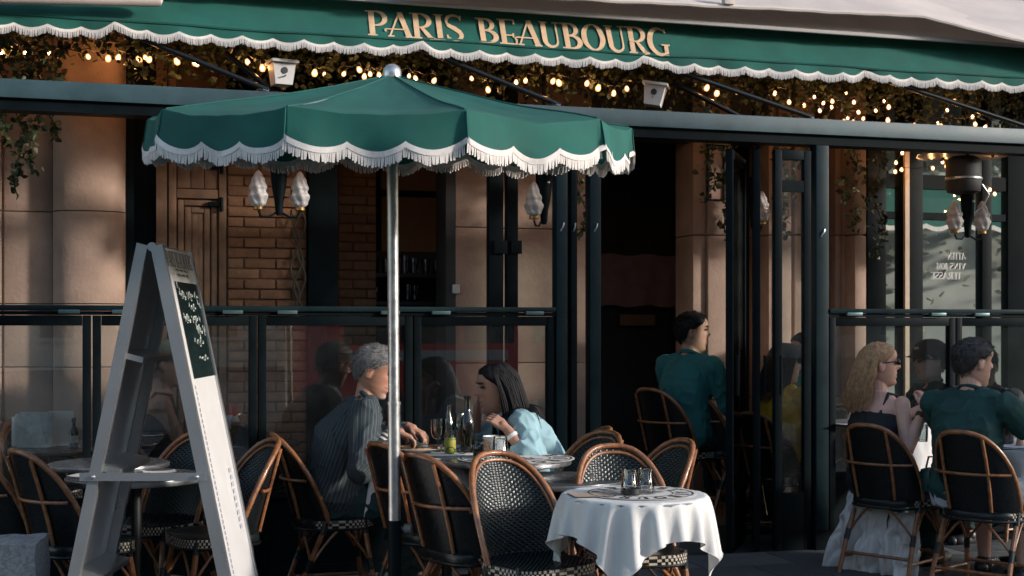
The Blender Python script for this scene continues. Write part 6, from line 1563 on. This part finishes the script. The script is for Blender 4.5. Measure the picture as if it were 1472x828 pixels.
# ================================================================ the street around (seen through the corner window and mirrored in the glass)
def tree(x, y, h, R, label, seed, n=2600):
    rg = random.Random(seed); r = empty('street_tree', (x, y, 0), 0, label, 'tree', 'street trees'); b = MB()
    th = h * .42; b.tube([(0, 0, 0), (.04, .02, th * .5), (0, .05, th)], [.16, .13, .10], 10)
    br = []
    for k in range(8):
        q = k * .785 + rg.random(); e = Vector((math.cos(q) * R * .6, math.sin(q) * R * .6, th + rg.uniform(.25, .8) * (h - th))); b.tube([(0, .05, th * rg.uniform(.8, 1)), e * .55 + Vector((0, 0, th * .4)), e], [.07, .045, .015], 6); br.append(e)
    b.build('trunk', m_vine, r)
    b = MB(); cl = [(e + Vector((rg.gauss(0, .3), rg.gauss(0, .3), rg.gauss(0, .3))), R * rg.uniform(.28, .5)) for e in br * 2] + [(Vector((0, 0, th + (h - th) * .55)), R * .6)]
    for i in range(n):
        c, rr = rg.choice(cl); d = Vector((rg.gauss(0, 1), rg.gauss(0, 1), rg.gauss(0, 1))).normalized() * rr * rg.uniform(.5, 1) ** .6; leaf_into(b, c + d, rg.uniform(.14, .26), rg)
    tag(b.build('crown', m_leaf2, r, smooth=False), kind='stuff')
tree(5.6, 15.5, 6.0, 2.4, 'sunlit street tree beyond the corner window, left of the pale wall', 21); tree(8.8, 17.0, 6.5, 2.6, 'sunlit street tree behind the frosted lettering of the corner window', 22); tree(12.5, 19, 7.0, 3.0, 'street tree farther along beyond the window bay', 23)
hd_ = empty('added_pale_wall', (0, 0, 0), 0, 'pale wall with sparse climbing greenery, added to brighten the corner window view', 'wall'); b = MB(); rg = random.Random(5)  # pale wall added in place of a hedge to brighten the window view
for i in range(1500):
    x_ = rg.uniform(3.0, 14); z_ = 3.0 - abs(rg.gauss(0, 1)) * (.5 + .9 * max(0, noise.noise(Vector((x_ * .9, 0, 3)))))
    leaf_into(b, Vector((x_, 13.33 + rg.uniform(-.12, .05), max(.2, z_))), rg.uniform(.06, .13), rg)
tag(b.build('foliage', m_leaf2, hd_, smooth=False), kind='stuff'); b = MB(); b.bb(3.0, 14, 13.4, 13.8, 0, 3.0); b.build('wall', mat('pale_render', (.56, .54, .47), .9, var=.25, vs=1.6, detail=10), hd_, smooth=False)
m_pale = mat('pale_limestone', (.52, .47, .40), .9, var=.12, vs=2, bump=.2, bs=12)
def building(x0, x1, y0, y1, h, face, label, nwin, floors=4):
    r = empty('street_building', (x0, y0, 0), 0, label, 'building'); b = MB(); b.bb(0, x1 - x0, 0, y1 - y0, 0, h); b.build('wall', m_pale, r, smooth=False)
    b = MB(); b.bb(-.2, x1 - x0 + .2, -.3, y1 - y0 + .3, h, h + .5); b.build('cornice', m_pale, r, smooth=False)
    yf = -.03 if face < 0 else y1 - y0 + .03; L = x1 - x0
    mp = mat('street_window_pane', (.04, .05, .055), .08)
    me1 = MB(); me1.bb(-.55, .55, -.03, .03, 0, 2.0); m1 = me1.mesh('window', mp); me2 = MB(); me2.bb(-.7, .7, -.12, .12, -.15, -.003); m2 = me2.mesh('sill', m_pale)
    for i in range(nwin):
        for fl_ in range(floors):
            o = inst(m1, 'window', r, loc=(L * (i + .5) / nwin, yf, 1.1 + fl_ * 3.2)); inst(m2, 'sill', o)
    return r
building(-24, 100, -38, -32, 13, 1, 'pale limestone apartment house across the street, mirrored in the screens', 42)
building(3, 30, 26, 32, 10, -1, 'pale stone house behind the trees beyond the corner window', 10, 3)
building(50, 56, -31, 6, 10, 1, 'unseen pale corner house added on the right to cut the sky glare', 2, 3)  # unseen house added to cut the bright low sky mirrored in the frames
# awning of the far side of the corner, seen through the window
ra = fempty('corner_awning', 0, 0, 0, 'green awning with white scalloped trim on the far side of the corner window', 'awning'); v = 3.0; ua, ub_ = U(1230, v), U(1620, v); zt_ = FZ(300, 1360, v); zb_ = FZ(324, 1360, v)
b = MB(); rows = [[], []]; tr2 = [[], []]
for i in range(241):
    u = ua + (ub_ - ua) * i / 240; s = -.03 * abs(math.sin(PI * (u - ua) / .24)); rows[0].append(Vector((u, v, zt_ + .3))); rows[1].append(Vector((u, v, zb_ + s))); tr2[0].append(Vector((u, v - .006, zb_ + s + .014))); tr2[1].append(Vector((u, v - .006, zb_ + s - .028)))
b.sheet(rows); b.build('valance', m_green, ra, smooth='all'); b = MB(); b.sheet(tr2); b.build('trim_band', m_fringe, ra, smooth='all')
# red van parked behind the viewer's right shoulder: it shows as the red reflection in the screens
m_red = mat('red_van_paint', (.75, .035, .03), .25, coat=.6, var=.05); m_tyre = mat('tyre_rubber', (.02, .02, .02), .8)
vn = empty('red_van', (5.9, -3.2, 0), RAD(8), 'red delivery van parked across from the terrace', 'van')
b = MB(); b.prism([(-2.2, .35), (2.3, .35), (2.35, .9), (1.9, 1.15), (1.35, 1.95), (1.1, 2.1), (-2.1, 2.1), (-2.2, 1.9)], -.9, .9); b.build('body', m_red, vn, smooth=False)
b = MB(); b.prism([(1.0, 1.2), (1.75, 1.2), (1.3, 1.88), (1.0, 1.9)], .9, .915); b.build('side_window', m_eyeglass, vn, smooth=False)
for x0_, x1_ in ((-1.95, -1.2), (-1.1, -.2), (-.1, .7)): b = MB(); b.bb(x0_, x1_, .9, .911, 1.2, 1.85); b.build('rear_window', m_eyeglass, vn, smooth=False)
b = MB(); b.bb(-1.8, .6, .9, .912, .95, 1.1); b.build('white_stripe', m_white, vn, smooth=False)
for x in (-1.4, 1.5):
    for s in (-1, 1): R = Matrix.Rotation(RAD(90), 3, 'X'); b = MB(); b.lathe([(.2, -.1), (.33, -.1), (.35, -.06), (.35, .06), (.33, .1), (.2, .1)], 24, (x, s * .82, .35), R=R); w_ = b.build('wheel', m_tyre, vn); b = MB(); b.lathe([(.19, -.105), (.19, .105)], 16, (x, s * .82, .35), R=R); b.build('rim', m_alu, w_)
for s in (-1, 1): b = MB(); b.box((2.33, s * .65, .8), (.06, .3, .16), bev=.02); b.build('headlight', m_white, vn)
# faint mirrored lettering on the corner window glass
lt = fempty('window_lettering', 0, 0, 0, 'faint white lettering on the corner window, read from behind', 'lettering')
m_ft = mat('faint_white_vinyl', (.6, .6, .58), .7)
def mirror_word(txt, px0, px1, y0, y1):
    v = VW + .035; u0, u1 = U(px0, v), U(px1, v); tot = sum(GL[c][0] for c in txt); x = 0
    for c in txt:
        fn = lambda lx_, ly_, d, x=x: Vector((u1 - (u1 - u0) * (x + lx_) / tot, v - d, FZ(y1, px0, v) + (FZ(y0, px0, v) - FZ(y1, px0, v)) * ly_))
        b = MB(); stroke_mesh(b, GL[c][1], fn, .001); b.build('letter', m_ft, lt, smooth=False); x += GL[c][0]
mirror_word('ATTEN', 1362, 1388, 363, 373); mirror_word('VINS', 1365, 1388, 378, 387); mirror_word('BONE', 1345, 1362, 378, 387); mirror_word('TERASSE', 1338, 1382, 391, 401)

# unseen green kiosk added to block the sun from wall and right tables
mk = mat('kiosk_green_paint', (.02, .09, .07), .45)
ks = empty('sun_blocking_kiosk', (5.2, 6.2, 0), 0, 'unseen dark green kiosk with a domed roof, added to block the sun', 'kiosk')
b = MB(); b.bb(0, 1.7, 0, .7, .0, 3.3, bev=.05); b.build('cabin', mk, ks)
b = MB(); b.bb(-.08, 1.78, -.08, .78, 3.3, 3.5, bev=.04); b.build('eaves', mk, ks)
b = MB(); b.lathe([(.42, 3.5), (.40, 3.7), (.33, 3.95), (.2, 4.1), (.06, 4.2), (.03, 4.5)], 24, (.85, .35, 0)); b.build('dome', mk, ks)
for k in range(2): b = MB(); b.bb(-.02, -.001, .05 + k * .32, .33 + k * .32, 1.0, 2.5); b.build('poster_panel', [m_ochre, m_cream, m_red][k], ks, smooth=False)
b = MB(); b.bb(.1, 1.6, -.5, -.01, .75, .82, bev=.01); b.build('counter', mk, ks)
